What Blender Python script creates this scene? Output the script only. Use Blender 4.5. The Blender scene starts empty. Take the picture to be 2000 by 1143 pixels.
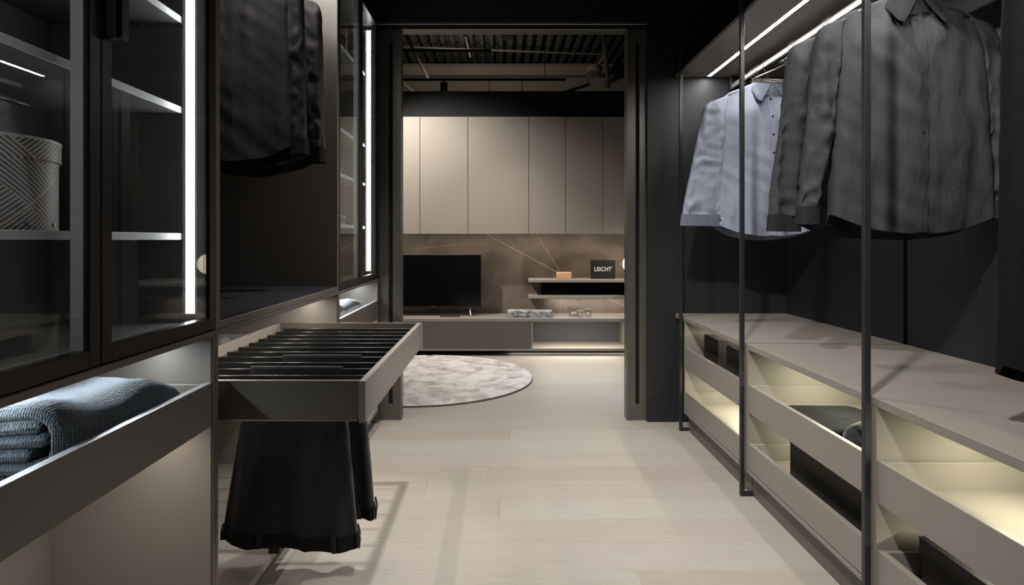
import bpy, bmesh, math, random
from mathutils import Vector, Matrix, noise as mn

random.seed(7)
SC = bpy.context.scene
COL = SC.collection
R = math.radians

# ------------------------------------------------------------------ camera
H = 1.10                      # eye height
F = 1210.0                    # focal length in pixels of a 2000 px wide frame
cam_d = bpy.data.cameras.new('camera')
cam_d.sensor_width = 36.0
cam_d.lens = F / 2000 * 36.0
cam_d.shift_x = 22 / 2000
cam_d.shift_y = -103.5 / 2000
cam_d.clip_start = 0.02
cam = bpy.data.objects.new('camera', cam_d)
COL.objects.link(cam)
cam.location = (0, 0, H)
cam.rotation_euler = (R(90), 0, 0)
SC.camera = cam

# ------------------------------------------------------------------ world, exposure
SC.view_settings.view_transform = 'Standard'
SC.view_settings.look = 'None'
SC.view_settings.gamma = 1
SC.view_settings.use_curve_mapping = False
SC.view_settings.exposure = 0.0
w = bpy.data.worlds.new('world')
SC.world = w
w.use_nodes = True
w.node_tree.nodes['Background'].inputs[0].default_value = (0.75, 0.85, 1.0, 1)
w.node_tree.nodes['Background'].inputs[1].default_value = 0.012


def spot(name, loc, target, power, angle=100, blend=0.6, color=(1, .95, .88), size=.03):
    d = bpy.data.lights.new(name, 'SPOT')
    d.energy = power
    d.spot_size = R(angle)
    d.spot_blend = blend
    d.shadow_soft_size = size
    d.color = color
    o = bpy.data.objects.new(name, d)
    COL.objects.link(o)
    o.location = loc
    o.rotation_euler = (Vector(target) - Vector(loc)).to_track_quat('-Z', 'Y').to_euler()
    return o


LA = (-.15, 2.72, 2.78)       # closet ceiling spots
LB = (-.08, .52, 2.78)
spot('closet_light', LA, (.16, 2.85, 0), 225, 88, 1.0, (1, .965, .92), .04)
spot('closet_light', LB, (1.38, 2.35, .55), 275, 60, .75, (1, .965, .92), .05)
L_RACK_FILL = (.62, 2.25, 2.78)  # extra spot added to brighten the trouser rack front
spot('closet_light', L_RACK_FILL, (-.38, 2.22, .60), 118, 30, .6, (1, .955, .90), .025)
LC = (-1.25, 4.86, 2.84)      # far room spots
LD = (.10, 5.35, 2.84)
L_DAYLIGHT = (1.5, 4.7, 2.84)  # cool ceiling spot added to stand in for daylight from the right
spot('room_light', LC, (-.50, 6.0, 1.04), 255, 92, .9, (1, .935, .86), .04)
spot('room_light', LD, (.10, 5.10, 0), 125, 78, .9, (1, .94, .87), .04)
spot('room_light', L_DAYLIGHT, (1.15, 5.15, 0), 170, 62, .9, (.72, .84, 1), .04)
spot('hall_spot_light', (-.4, 7.1, 3.0), (-.2, 9.3, 3.2), 40, 150, .9, (1, .9, .78), .08)


# ------------------------------------------------------------------ materials
def newmat(name):
    m = bpy.data.materials.new(name)
    m.use_nodes = True
    nt = m.node_tree
    return m, nt, nt.nodes['Principled BSDF']


def link(nt, a, b):
    nt.links.new(a, b)


def pm(name, col, rough=.5, metal=0, var=.06, scale=8, bump=0, bscale=200, spec=.5, sheen=0, stretch=(1, 1, 1)):
    """principled material with a little procedural colour variation and fine relief"""
    m, nt, b = newmat(name)
    tc = nt.nodes.new('ShaderNodeTexCoord')
    mp = nt.nodes.new('ShaderNodeMapping')
    mp.inputs['Scale'].default_value = stretch
    link(nt, tc.outputs['Object'], mp.inputs[0])
    n = nt.nodes.new('ShaderNodeTexNoise')
    n.inputs['Scale'].default_value = scale
    n.inputs['Detail'].default_value = 4
    link(nt, mp.outputs[0], n.inputs['Vector'])
    r = nt.nodes.new('ShaderNodeValToRGB')
    r.color_ramp.elements[0].position = .3
    r.color_ramp.elements[1].position = .7
    r.color_ramp.elements[0].color = tuple(c * (1 - var) for c in col) + (1,)
    r.color_ramp.elements[1].color = tuple(min(1, c * (1 + var)) for c in col) + (1,)
    link(nt, n.outputs['Fac'], r.inputs[0])
    link(nt, r.outputs[0], b.inputs['Base Color'])
    b.inputs['Roughness'].default_value = rough
    b.inputs['Metallic'].default_value = metal
    b.inputs['Specular IOR Level'].default_value = spec
    if sheen:
        b.inputs['Sheen Weight'].default_value = sheen
        b.inputs['Sheen Roughness'].default_value = .4
    if bump:
        n2 = nt.nodes.new('ShaderNodeTexNoise')
        n2.inputs['Scale'].default_value = bscale
        link(nt, mp.outputs[0], n2.inputs['Vector'])
        bp = nt.nodes.new('ShaderNodeBump')
        bp.inputs['Strength'].default_value = bump
        bp.inputs['Distance'].default_value = .002
        link(nt, n2.outputs['Fac'], bp.inputs['Height'])
        link(nt, bp.outputs[0], b.inputs['Normal'])
    return m


def wrinkle(m, scale=16, strength=.5, stretch=(1.6, 1, .55)):
    """adds soft cloth creases to a material made by pm()"""
    nt = m.node_tree
    b = nt.nodes['Principled BSDF']
    tc = nt.nodes.new('ShaderNodeTexCoord')
    mp = nt.nodes.new('ShaderNodeMapping'); mp.inputs['Scale'].default_value = stretch
    mp.inputs['Rotation'].default_value = (0, R(18), 0)
    link(nt, tc.outputs['Object'], mp.inputs[0])
    n = nt.nodes.new('ShaderNodeTexNoise'); n.inputs['Scale'].default_value = scale; n.inputs['Detail'].default_value = 3
    n.inputs['Distortion'].default_value = .9
    link(nt, mp.outputs[0], n.inputs['Vector'])
    bp = nt.nodes.new('ShaderNodeBump'); bp.inputs['Strength'].default_value = strength; bp.inputs['Distance'].default_value = .012
    link(nt, n.outputs['Fac'], bp.inputs['Height'])
    old = b.inputs['Normal'].links[0].from_socket if b.inputs['Normal'].links else None
    if old is not None: link(nt, old, bp.inputs['Normal'])
    link(nt, bp.outputs[0], b.inputs['Normal'])


def emis(name, col, strength):
    m, nt, b = newmat(name)
    b.inputs['Base Color'].default_value = (.8, .8, .8, 1)
    b.inputs['Emission Color'].default_value = tuple(col) + (1,)
    b.inputs['Emission Strength'].default_value = strength
    return m


M = {}
M['lacquer'] = pm('taupe_lacquer', (.235, .210, .186), .42, var=.02, scale=3)
M['lacquer_light'] = pm('beige_lacquer', (.315, .278, .238), .45, var=.02, scale=3)
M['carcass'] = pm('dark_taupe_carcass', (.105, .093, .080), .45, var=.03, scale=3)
M['niche'] = pm('anthracite_niche', (.030, .029, .030), .5, var=.05, scale=4)
M['niche_cloth'] = pm('woven_niche_floor', (.012, .0125, .015), .95, var=.3, scale=260, bump=.4, bscale=500, spec=.08)
M['inner'] = pm('grey_interior_board', (.115, .112, .107), .5, var=.03, scale=4)
M['edge'] = pm('satin_shelf_edge', (.50, .51, .52), .45, metal=.3, var=.02)
M['black_metal'] = pm('black_metal', (.018, .018, .019), .38, metal=.3, var=.05)
M['frame_metal'] = pm('anodised_dark_frame', (.030, .027, .024), .33, metal=.6, var=.05)
M['rebate'] = pm('grey_anodised_profile', (.20, .205, .215), .4, metal=.3, var=.03)
M['post'] = pm('dark_steel_post', (.030, .032, .036), .35, metal=.35, var=.05)
M['rail'] = pm('satin_aluminium', (.72, .72, .73), .28, metal=.85, var=.02)
M['steel'] = pm('brushed_steel', (.45, .45, .46), .3, metal=1, var=.03)
M['wire'] = pm('bronze_wire', (.12, .10, .085), .35, metal=.7, var=.05)
M['navy'] = pm('dark_navy_wall', (.0092, .0098, .0125), .6, var=.06, scale=2, bump=.05, bscale=120)
M['black_gap'] = pm('black_shadow_gap', (.003, .003, .003), .8)
M['blackbox'] = pm('black_leatherette', (.012, .011, .010), .6, var=.15, scale=60, bump=.2, bscale=300)
M['tv_screen'] = pm('tv_screen', (.003, .003, .0035), .12, var=.02)
M['tv_plastic'] = pm('tv_plastic', (.012, .012, .013), .35)
M['white_paint'] = pm('white_print', (.75, .75, .74), .6, var=.01)
M['sign'] = pm('sign_black', (.008, .008, .008), .55)
M['oak_box'] = pm('light_oak_box', (.62, .36, .20), .5, var=.1, scale=30, stretch=(1, 8, 8))
M['plastic_grey'] = pm('grey_plastic', (.42, .43, .44), .4)
M['deck'] = pm('galvanised_deck', (.060, .060, .058), .6, var=.2, scale=5)
M['pipe'] = pm('grey_pipe', (.14, .13, .12), .5, var=.1)
M['hall_panel'] = pm('hall_wall_panel', (.20, .17, .14), .7, var=.08, scale=2)
M['ceil'] = pm('black_ceiling', (.010, .010, .011), .8)
M['shirt_dark'] = pm('charcoal_cotton', (.040, .041, .045), .8, var=.06, scale=90, bump=.15, bscale=900, spec=.25)
M['shirt_black'] = pm('black_cotton', (.020, .020, .022), .8, var=.08, scale=90, bump=.15, bscale=900, spec=.25)
M['shirt_blue'] = pm('blue_grey_cotton', (.235, .255, .325), .75, var=.05, scale=90, bump=.15, bscale=900, spec=.25)
M['suiting'] = pm('black_suiting', (.022, .0225, .025), .85, var=.12, scale=160, bump=.2, bscale=900, spec=.2, sheen=.08)
M['dress'] = pm('matt_black_wool', (.0065, .0066, .0072), .9, var=.15, scale=120, bump=.2, bscale=700, spec=.15)
M['button'] = pm('dark_button', (.02, .02, .024), .25, var=.05)
M['denim'] = pm('black_denim', (.006, .0065, .008), .9, var=.2, scale=120, bump=.3, bscale=700, spec=.12)
M['fleece'] = pm('black_fleece', (.016, .017, .019), .95, var=.35, scale=90, bump=1, bscale=260, sheen=.3)
M['grey_throw'] = pm('silver_plush', (.27, .29, .31), .9, var=.3, scale=40, bump=.8, bscale=180, sheen=.3)
M['dark_knit'] = pm('charcoal_jersey', (.05, .052, .06), .9, var=.15, scale=80, bump=.3, bscale=400)
M['stem'] = pm('dried_stem', (.62, .57, .48), .8, var=.1, scale=40)
for k_ in ('shirt_dark', 'shirt_black', 'shirt_blue'): wrinkle(M[k_])
wrinkle(M['suiting'], 12, .4, (1.5, 1, .3))
M['led_cool'] = emis('led_cool_white', (.93, .97, 1.0), 17)
M['led_shelf'] = emis('led_neutral_white', (1, .965, .92), 105)
M['led_warm'] = emis('led_warm_green', (1, .97, .72), 150)
M['led_base'] = emis('led_base_cool', (.86, .94, 1.0), 55)
M['led_base_warm'] = emis('led_base_warm', (1, .93, .82), 55)
M['led_niche'] = emis('led_niche', (1, .92, .85), 250)
M['led_sideboard'] = emis('led_sideboard', (1, .92, .82), 55)
M['led_under'] = emis('led_under_cabinet', (1, .88, .72), 70)
M['led_floor'] = emis('led_under_sideboard', (1, .9, .76), 7)
M['led_recess'] = emis('led_sideboard_recess', (1, .9, .74), 170)
M['recess'] = pm('blue_grey_recess', (.075, .079, .092), .6)
M['globe'] = emis('opal_globe', (1, .84, .62), 3.0)


def glass_mat(name, tint, rough=0.0):
    m, nt, b = newmat(name)
    nt.nodes.remove(b)
    out = nt.nodes['Material Output']
    lw = nt.nodes.new('ShaderNodeLayerWeight')
    lw.inputs['Blend'].default_value = .5
    p = nt.nodes.new('ShaderNodeMath'); p.operation = 'POWER'; p.inputs[1].default_value = 5
    link(nt, lw.outputs['Facing'], p.inputs[0])
    mu = nt.nodes.new('ShaderNodeMath'); mu.operation = 'MULTIPLY_ADD'
    mu.inputs[1].default_value = .95; mu.inputs[2].default_value = .045
    link(nt, p.outputs[0], mu.inputs[0])
    t = nt.nodes.new('ShaderNodeBsdfTransparent'); t.inputs[0].default_value = tuple(tint) + (1,)
    g = nt.nodes.new('ShaderNodeBsdfGlossy'); g.inputs['Roughness'].default_value = rough
    mx = nt.nodes.new('ShaderNodeMixShader')
    link(nt, mu.outputs[0], mx.inputs[0]); link(nt, t.outputs[0], mx.inputs[1]); link(nt, g.outputs[0], mx.inputs[2])
    link(nt, mx.outputs[0], out.inputs[0])
    return m


M['glass'] = glass_mat('smoked_glass', (.90, .90, .89))
M['jar_glass'] = glass_mat('clear_glass', (.93, .92, .90), .05)
M['dark_glass'] = pm('black_glass', (.004, .0045, .005), .08)


def math_node(nt, op, a=None, b=None, c=None):
    n = nt.nodes.new('ShaderNodeMath'); n.operation = op
    for i, v in enumerate((a, b, c)):
        if v is None: continue
        if isinstance(v, (int, float)): n.inputs[i].default_value = v
        else: link(nt, v, n.inputs[i])
    return n.outputs[0]


def oak_floor():
    m, nt, b = newmat('limed_oak_planks')
    tc = nt.nodes.new('ShaderNodeTexCoord')
    oi = nt.nodes.new('ShaderNodeObjectInfo')
    mp = nt.nodes.new('ShaderNodeMapping'); mp.inputs['Scale'].default_value = (1.1, 16, 1)
    link(nt, tc.outputs['Object'], mp.inputs[0])
    off = nt.nodes.new('ShaderNodeVectorMath'); off.operation = 'ADD'
    cx = nt.nodes.new('ShaderNodeCombineXYZ')
    link(nt, math_node(nt, 'MULTIPLY', oi.outputs['Random'], 37.0), cx.inputs[0])
    link(nt, math_node(nt, 'MULTIPLY', oi.outputs['Random'], 91.0), cx.inputs[2])
    link(nt, mp.outputs[0], off.inputs[0]); link(nt, cx.outputs[0], off.inputs[1])
    n = nt.nodes.new('ShaderNodeTexNoise'); n.inputs['Scale'].default_value = 3.2; n.inputs['Detail'].default_value = 8
    n.inputs['Distortion'].default_value = .6
    link(nt, off.outputs[0], n.inputs['Vector'])
    n2 = nt.nodes.new('ShaderNodeTexNoise'); n2.inputs['Scale'].default_value = 14; n2.inputs['Detail'].default_value = 6
    link(nt, off.outputs[0], n2.inputs['Vector'])
    r = nt.nodes.new('ShaderNodeValToRGB')
    e = r.color_ramp.elements
    e[0].position = .3; e[0].color = (.322, .288, .248, 1)
    e[1].position = .7; e[1].color = (.376, .343, .300, 1)
    fac = math_node(nt, 'MULTIPLY_ADD', n2.outputs['Fac'], .35, math_node(nt, 'MULTIPLY', n.outputs['Fac'], .65))
    link(nt, fac, r.inputs[0])
    hs = nt.nodes.new('ShaderNodeHueSaturation')
    link(nt, math_node(nt, 'MULTIPLY_ADD', oi.outputs['Random'], .11, .945), hs.inputs['Value'])
    link(nt, math_node(nt, 'MULTIPLY_ADD', oi.outputs['Random'], -.25, 1.1), hs.inputs['Saturation'])
    link(nt, r.outputs[0], hs.inputs['Color'])
    link(nt, hs.outputs[0], b.inputs['Base Color'])
    b.inputs['Roughness'].default_value = .42
    b.inputs['Specular IOR Level'].default_value = .35
    bp = nt.nodes.new('ShaderNodeBump'); bp.inputs['Strength'].default_value = .12; bp.inputs['Distance'].default_value = .001
    link(nt, n2.outputs['Fac'], bp.inputs['Height']); link(nt, bp.outputs[0], b.inputs['Normal'])
    return m


M['oak'] = oak_floor()


def marble():
    m, nt, b = newmat('brown_veined_stone')
    tc = nt.nodes.new('ShaderNodeTexCoord')
    n = nt.nodes.new('ShaderNodeTexNoise'); n.inputs['Scale'].default_value = 2.3; n.inputs['Detail'].default_value = 9
    n.inputs['Distortion'].default_value = .9
    link(nt, tc.outputs['Object'], n.inputs['Vector'])
    r = nt.nodes.new('ShaderNodeValToRGB'); e = r.color_ramp.elements
    e[0].position = .32; e[0].color = (.100, .078, .062, 1)
    e[1].position = .72; e[1].color = (.27, .22, .18, 1)
    link(nt, n.outputs['Fac'], r.inputs[0])
    nd = nt.nodes.new('ShaderNodeTexNoise'); nd.inputs['Scale'].default_value = 9; nd.inputs['Detail'].default_value = 3
    link(nt, tc.outputs['Object'], nd.inputs['Vector'])
    sub = nt.nodes.new('ShaderNodeVectorMath'); sub.operation = 'SUBTRACT'; sub.inputs[1].default_value = (.5, .5, .5)
    link(nt, nd.outputs['Color'], sub.inputs[0])
    sca = nt.nodes.new('ShaderNodeVectorMath'); sca.operation = 'SCALE'; sca.inputs['Scale'].default_value = .016
    link(nt, sub.outputs[0], sca.inputs[0])
    ad = nt.nodes.new('ShaderNodeVectorMath'); ad.operation = 'ADD'
    link(nt, tc.outputs['Object'], ad.inputs[0]); link(nt, sca.outputs[0], ad.inputs[1])
    sp = nt.nodes.new('ShaderNodeSeparateXYZ'); link(nt, ad.outputs[0], sp.inputs[0])
    X, Z = sp.outputs['X'], sp.outputs['Z']
    veins = [((-.30, 1.237), (.583, .762), .0036), ((.33, 1.21), (.594, .788), .0030), ((.594, .788), (.66, .40), .0020),
             ((.74, .52), (.80, .36), .0024), ((1.05, .52), (1.40, .35), .0026), ((-1.1, .98), (-.3, 1.06), .0016), ((.62, .52), (.60, .36), .002)]
    acc = None
    for (x0, z0), (x1, z1), wd in veins:
        dx, dz = x1 - x0, z1 - z0
        L = math.hypot(dx, dz); dx /= L; dz /= L
        px = math_node(nt, 'SUBTRACT', X, x0); pz = math_node(nt, 'SUBTRACT', Z, z0)
        d = math_node(nt, 'ABSOLUTE', math_node(nt, 'ADD', math_node(nt, 'MULTIPLY', px, -dz), math_node(nt, 'MULTIPLY', pz, dx)))
        s = math_node(nt, 'ADD', math_node(nt, 'MULTIPLY', px, dx), math_node(nt, 'MULTIPLY', pz, dz))
        over = math_node(nt, 'MAXIMUM', math_node(nt, 'SUBTRACT', 0, s), math_node(nt, 'SUBTRACT', s, L))
        d = math_node(nt, 'ADD', d, math_node(nt, 'MAXIMUM', over, 0))
        v = math_node(nt, 'SUBTRACT', 1, math_node(nt, 'MULTIPLY', d, 1 / wd / 1.4))
        acc = v if acc is None else math_node(nt, 'MAXIMUM', acc, v)
    acc = math_node(nt, 'MAXIMUM', acc, 0)
    acc = math_node(nt, 'MULTIPLY', acc, .75)
    mx = nt.nodes.new('ShaderNodeMix'); mx.data_type = 'RGBA'
    link(nt, acc, mx.inputs['Factor']); link(nt, r.outputs[0], mx.inputs['A'])
    mx.inputs['B'].default_value = (.62, .54, .45, 1)
    link(nt, mx.outputs['Result'], b.inputs['Base Color'])
    b.inputs['Roughness'].default_value = .38
    return m


M['marble'] = marble()


def chevron(name, c_dark, c_light, c_line, L=.085, nstripe=7, planar=False):
    m, nt, b = newmat(name)
    tc = nt.nodes.new('ShaderNodeTexCoord')
    sp = nt.nodes.new('ShaderNodeSeparateXYZ'); link(nt, tc.outputs['Object'], sp.inputs[0])
    if planar:
        u = math_node(nt, 'ADD', sp.outputs['X'], sp.outputs['Y'])
    else:
        u = math_node(nt, 'MULTIPLY', math_node(nt, 'ARCTAN2', sp.outputs['Y'], sp.outputs['X']), .135)
    z = math_node(nt, 'MULTIPLY', sp.outputs['Z'], 1.25)
    p = math_node(nt, 'MULTIPLY', math_node(nt, 'ADD', math_node(nt, 'ADD', u, z), 10), 1 / L)
    q = math_node(nt, 'MULTIPLY', math_node(nt, 'ADD', math_node(nt, 'SUBTRACT', u, z), 10), 1 / L)
    par = math_node(nt, 'MODULO', math_node(nt, 'FLOOR', p), 2)
    def stripe(v):
        return math_node(nt, 'GREATER_THAN', math_node(nt, 'FRACT', math_node(nt, 'MULTIPLY', v, nstripe)), .62)
    sA, sB = stripe(p), stripe(q)
    st = math_node(nt, 'ADD', math_node(nt, 'MULTIPLY', sA, par), math_node(nt, 'MULTIPLY', sB, math_node(nt, 'SUBTRACT', 1, par)))
    def lines(v):
        f = math_node(nt, 'FRACT', v)
        return math_node(nt, 'LESS_THAN', math_node(nt, 'MINIMUM', f, math_node(nt, 'SUBTRACT', 1, f)), .012)
    gl = math_node(nt, 'MAXIMUM', lines(p), math_node(nt, 'MULTIPLY', lines(math_node(nt, 'MULTIPLY', q, .5)), 1))
    m1 = nt.nodes.new('ShaderNodeMix'); m1.data_type = 'RGBA'
    link(nt, st, m1.inputs['Factor'])
    m1.inputs['A'].default_value = tuple(c_dark) + (1,); m1.inputs['B'].default_value = tuple(c_light) + (1,)
    m2 = nt.nodes.new('ShaderNodeMix'); m2.data_type = 'RGBA'
    link(nt, gl, m2.inputs['Factor']); link(nt, m1.outputs['Result'], m2.inputs['A'])
    m2.inputs['B'].default_value = tuple(c_line) + (1,)
    link(nt, m2.outputs['Result'], b.inputs['Base Color'])
    b.inputs['Roughness'].default_value = .5
    return m


M['chevron'] = chevron('striped_paper', (.060, .053, .045), (.48, .44, .38), (.50, .36, .13), L=.118, nstripe=10)
M['chevron_dark'] = chevron('embossed_black_paper', (.010, .0095, .009), (.045, .042, .036), (.055, .05, .04), L=.11, nstripe=9, planar=True)


def knit(name, c0, c1, scale):
    m, nt, b = newmat(name)
    tc = nt.nodes.new('ShaderNodeTexCoord')
    mp = nt.nodes.new('ShaderNodeMapping'); mp.inputs['Scale'].default_value = (1.0, .62, 1.0)
    link(nt, tc.outputs['UV'], mp.inputs[0])
    v = nt.nodes.new('ShaderNodeTexVoronoi'); v.inputs['Scale'].default_value = scale; v.inputs['Randomness'].default_value = .35
    link(nt, mp.outputs[0], v.inputs['Vector'])
    r = nt.nodes.new('ShaderNodeValToRGB')
    r.color_ramp.elements[0].position = .1; r.color_ramp.elements[0].color = tuple(c1) + (1,)
    r.color_ramp.elements[1].position = .75; r.color_ramp.elements[1].color = tuple(c0) + (1,)
    link(nt, v.outputs['Distance'], r.inputs[0])
    link(nt, r.outputs[0], b.inputs['Base Color'])
    b.inputs['Roughness'].default_value = .9
    b.inputs['Sheen Weight'].default_value = .25
    bp = nt.nodes.new('ShaderNodeBump'); bp.inputs['Strength'].default_value = 1; bp.inputs['Distance'].default_value = .006
    bp.invert = True
    link(nt, v.outputs['Distance'], bp.inputs['Height']); link(nt, bp.outputs[0], b.inputs['Normal'])
    return m


M['knit'] = knit('teal_knit', (.010, .018, .026), (.048, .078, .100), 210)


def rug_mat():
    m, nt, b = newmat('sheen_mottled_viscose')
    tc = nt.nodes.new('ShaderNodeTexCoord')
    mp = nt.nodes.new('ShaderNodeMapping'); mp.inputs['Scale'].default_value = (1, 1.0, 1)
    link(nt, tc.outputs['Object'], mp.inputs[0])
    n = nt.nodes.new('ShaderNodeTexNoise'); n.inputs['Scale'].default_value = 6.5; n.inputs['Detail'].default_value = 7; n.inputs['Roughness'].default_value = .62
    n.inputs['Distortion'].default_value = .5
    link(nt, mp.outputs[0], n.inputs['Vector'])
    r = nt.nodes.new('ShaderNodeValToRGB'); e = r.color_ramp.elements
    e[0].position = .34; e[0].color = (.30, .255, .225, 1)  # pile sheen worked into the colour as dark and pale patches
    e[1].position = .56; e[1].color = (.60, .565, .54, 1)
    link(nt, n.outputs['Fac'], r.inputs[0]); link(nt, r.outputs[0], b.inputs['Base Color'])
    b.inputs['Roughness'].default_value = .85
    n2 = nt.nodes.new('ShaderNodeTexNoise'); n2.inputs['Scale'].default_value = 160
    link(nt, tc.outputs['Object'], n2.inputs['Vector'])
    bp = nt.nodes.new('ShaderNodeBump'); bp.inputs['Strength'].default_value = .7; bp.inputs['Distance'].default_value = .006
    link(nt, n2.outputs['Fac'], bp.inputs['Height']); link(nt, bp.outputs[0], b.inputs['Normal'])
    return m


M['rug'] = rug_mat()
M['rug_edge'] = pm('rug_binding', (.10, .075, .06), .9, var=.15, scale=60)
M['book'] = pm('marbled_cover', (.30, .30, .30), .5, var=.95, scale=22, stretch=(1, 1, 2))
M['paper'] = pm('page_paper', (.70, .68, .64), .8, var=.05, scale=200, stretch=(1, 1, 8))


# ------------------------------------------------------------------ mesh helpers
def wloc(o):
    v = Vector((0, 0, 0))
    while o is not None:
        v += o.location
        o = o.parent
    return v


def obj(name, bm, mat, parent=None, smooth=False, angle=None):
    """link a bmesh given in world coordinates as one object (child of parent if given)"""
    if parent is not None:
        bmesh.ops.translate(bm, verts=bm.verts, vec=-wloc(parent))
    me = bpy.data.meshes.new(name)
    bm.to_mesh(me); bm.free()
    mats = mat if isinstance(mat, (list, tuple)) else [mat]
    for k in mats:
        me.materials.append(M[k] if isinstance(k, str) else k)
    if smooth:
        for p in me.polygons: p.use_smooth = True
        if angle: me.set_sharp_from_angle(angle=R(angle))
    o = bpy.data.objects.new(name, me)
    COL.objects.link(o)
    if parent is not None: o.parent = parent
    return o


def single(name, bm, mat, label, cat, loc=None, group=None, **k):
    """a thing that is one mesh, origin at loc"""
    if loc is not None:
        bmesh.ops.translate(bm, verts=bm.verts, vec=-Vector(loc))
    o = obj(name, bm, mat, None, **k)
    if loc is not None: o.location = loc
    o['label'] = label; o['category'] = cat
    if group: o['group'] = group
    return o


def thing(name, label, cat, loc=(0, 0, 0), group=None):
    o = bpy.data.objects.new(name, None)
    o.empty_display_size = .05
    COL.objects.link(o)
    o.location = loc
    o['label'] = label; o['category'] = cat
    if group: o['group'] = group
    return o


def struct(name, bm, mat, **k):
    o = obj(name, bm, mat, None, **k)
    o['kind'] = 'structure'
    return o


def bx(x0, x1, y0, y1, z0, z1, bev=.0012, bm=None, mi=0):
    new = bmesh.new()
    vs = [new.verts.new((x, y, z)) for x in sorted((x0, x1)) for y in sorted((y0, y1)) for z in sorted((z0, z1))]
    for f in ((0, 1, 3, 2), (4, 6, 7, 5), (0, 4, 5, 1), (2, 3, 7, 6), (0, 2, 6, 4), (1, 5, 7, 3)):
        new.faces.new([vs[i] for i in f])
    bmesh.ops.recalc_face_normals(new, faces=new.faces)
    if bev:
        bmesh.ops.bevel(new, geom=list(new.edges), offset=bev, segments=1, affect='EDGES', profile=.5)
    for f in new.faces: f.material_index = mi
    if bm is None: return new
    return merge(bm, new)


def merge(bm, other):
    me = bpy.data.meshes.new('tmp')
    other.to_mesh(me); other.free()
    bm.from_mesh(me)
    bpy.data.meshes.remove(me)
    return bm


def tube(pts, r, seg=8, bm=None, closed=False, caps=True):
    bm = bm or bmesh.new()
    pts = [Vector(p) for p in pts]
    n = len(pts)
    rings = []
    up = None
    for i, p in enumerate(pts):
        a = pts[(i - 1) % n] if (closed or i > 0) else p
        b = pts[(i + 1) % n] if (closed or i < n - 1) else p
        t = (b - a).normalized()
        if up is None:
            up = Vector((0, 0, 1)) if abs(t.z) < .9 else Vector((1, 0, 0))
        s = t.cross(up)
        if s.length < 1e-5: s = t.orthogonal()
        s.normalize(); up = s.cross(t).normalized()
        rr = r[i] if isinstance(r, (list, tuple)) else r
        rings.append([bm.verts.new(p + s * math.cos(k * 2 * math.pi / seg) * rr + up * math.sin(k * 2 * math.pi / seg) * rr) for k in range(seg)])
    m = n if closed else n - 1
    for i in range(m):
        A, B = rings[i], rings[(i + 1) % n]
        for k in range(seg):
            bm.faces.new((A[k], A[(k + 1) % seg], B[(k + 1) % seg], B[k]))
    if caps and not closed:
        bm.faces.new(list(reversed(rings[0]))); bm.faces.new(rings[-1])
    bmesh.ops.recalc_face_normals(bm, faces=bm.faces)
    return bm


def lathe(profile, loc, seg=40, bm=None, cap=True):
    bm = bm or bmesh.new()
    rings = []
    for r, z in profile:
        rings.append([bm.verts.new((loc[0] + r * math.cos(2 * math.pi * k / seg), loc[1] + r * math.sin(2 * math.pi * k / seg), loc[2] + z)) for k in range(seg)])
    for A, B in zip(rings, rings[1:]):
        for k in range(seg):
            bm.faces.new((A[k], A[(k + 1) % seg], B[(k + 1) % seg], B[k]))
    if cap:
        bm.faces.new(list(reversed(rings[0]))); bm.faces.new(rings[-1])
    bmesh.ops.recalc_face_normals(bm, faces=bm.faces)
    return bm


def grid_mesh(fn, nu, nv, closed_u=False, bm=None, uv=True):
    """fn(i, j) -> Vector; nu columns, nv rows"""
    bm = bm or bmesh.new()
    V = [[bm.verts.new(fn(i, j)) for i in range(nu)] for j in range(nv)]
    lay = bm.loops.layers.uv.verify() if uv else None
    for j in range(nv - 1):
        for i in range(nu if closed_u else nu - 1):
            i2 = (i + 1) % nu
            f = bm.faces.new((V[j][i], V[j][i2], V[j + 1][i2], V[j + 1][i]))
    return bm, V


def sm(a, b, x):
    t = max(0., min(1., (x - a) / (b - a)))
    return t * t * (3 - 2 * t)


def pl(pts, z):
    """piecewise linear lookup, pts = [(key, value)] rising keys"""
    if z <= pts[0][0]: return pts[0][1]
    for (a, va), (b, vb) in zip(pts, pts[1:]):
        if z <= b:
            t = (z - a) / (b - a)
            return va + (vb - va) * t
    return pts[-1][1]


def led(name, parent, x0, x1, y0, y1, z0, z1, mat, face='-z'):
    """an LED profile: a slim box whose one long face is the diffuser"""
    bm = bx(x0, x1, y0, y1, z0, z1, 0)
    d = {'-z': (0, 0, -1), '-y': (0, -1, 0), 'y': (0, 1, 0), 'z': (0, 0, 1), 'x': (1, 0, 0), '-x': (-1, 0, 0)}[face]
    bm.normal_update()
    for f in bm.faces:
        f.material_index = 1 if f.normal.dot(Vector(d)) > .9 else 0
    return obj(name, bm, ['steel', mat], parent)


# ================================================================== THE SETTING
WALLY = 3.73                  # plane of the wall with the opening
XL, XR = -1.37, 1.72          # side walls of the dressing room

# floor with single oak boards
fl = struct('floor', bx(-2.6, 2.7, -.6, 6.45, -.05, -.012, 0), 'black_gap')
yy = -.41
row = 0
while yy < 6.3:
    xx = -2.55 - random.random() * 1.6
    while xx < 2.6:
        ln = random.uniform(1.5, 2.3)
        a, b_ = max(xx, -2.55), min(xx + ln, 2.65)
        if yy < 3.7: a, b_ = max(a, -1.40), min(b_, 1.76)
        if b_ - a > .06:
            obj('plank', bx(a + .0002, b_ - .0002, yy + .0002, yy + .1898, -.012, 0, .0004), 'oak', fl)
        xx += ln
    yy += .19
    row += 1

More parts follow.
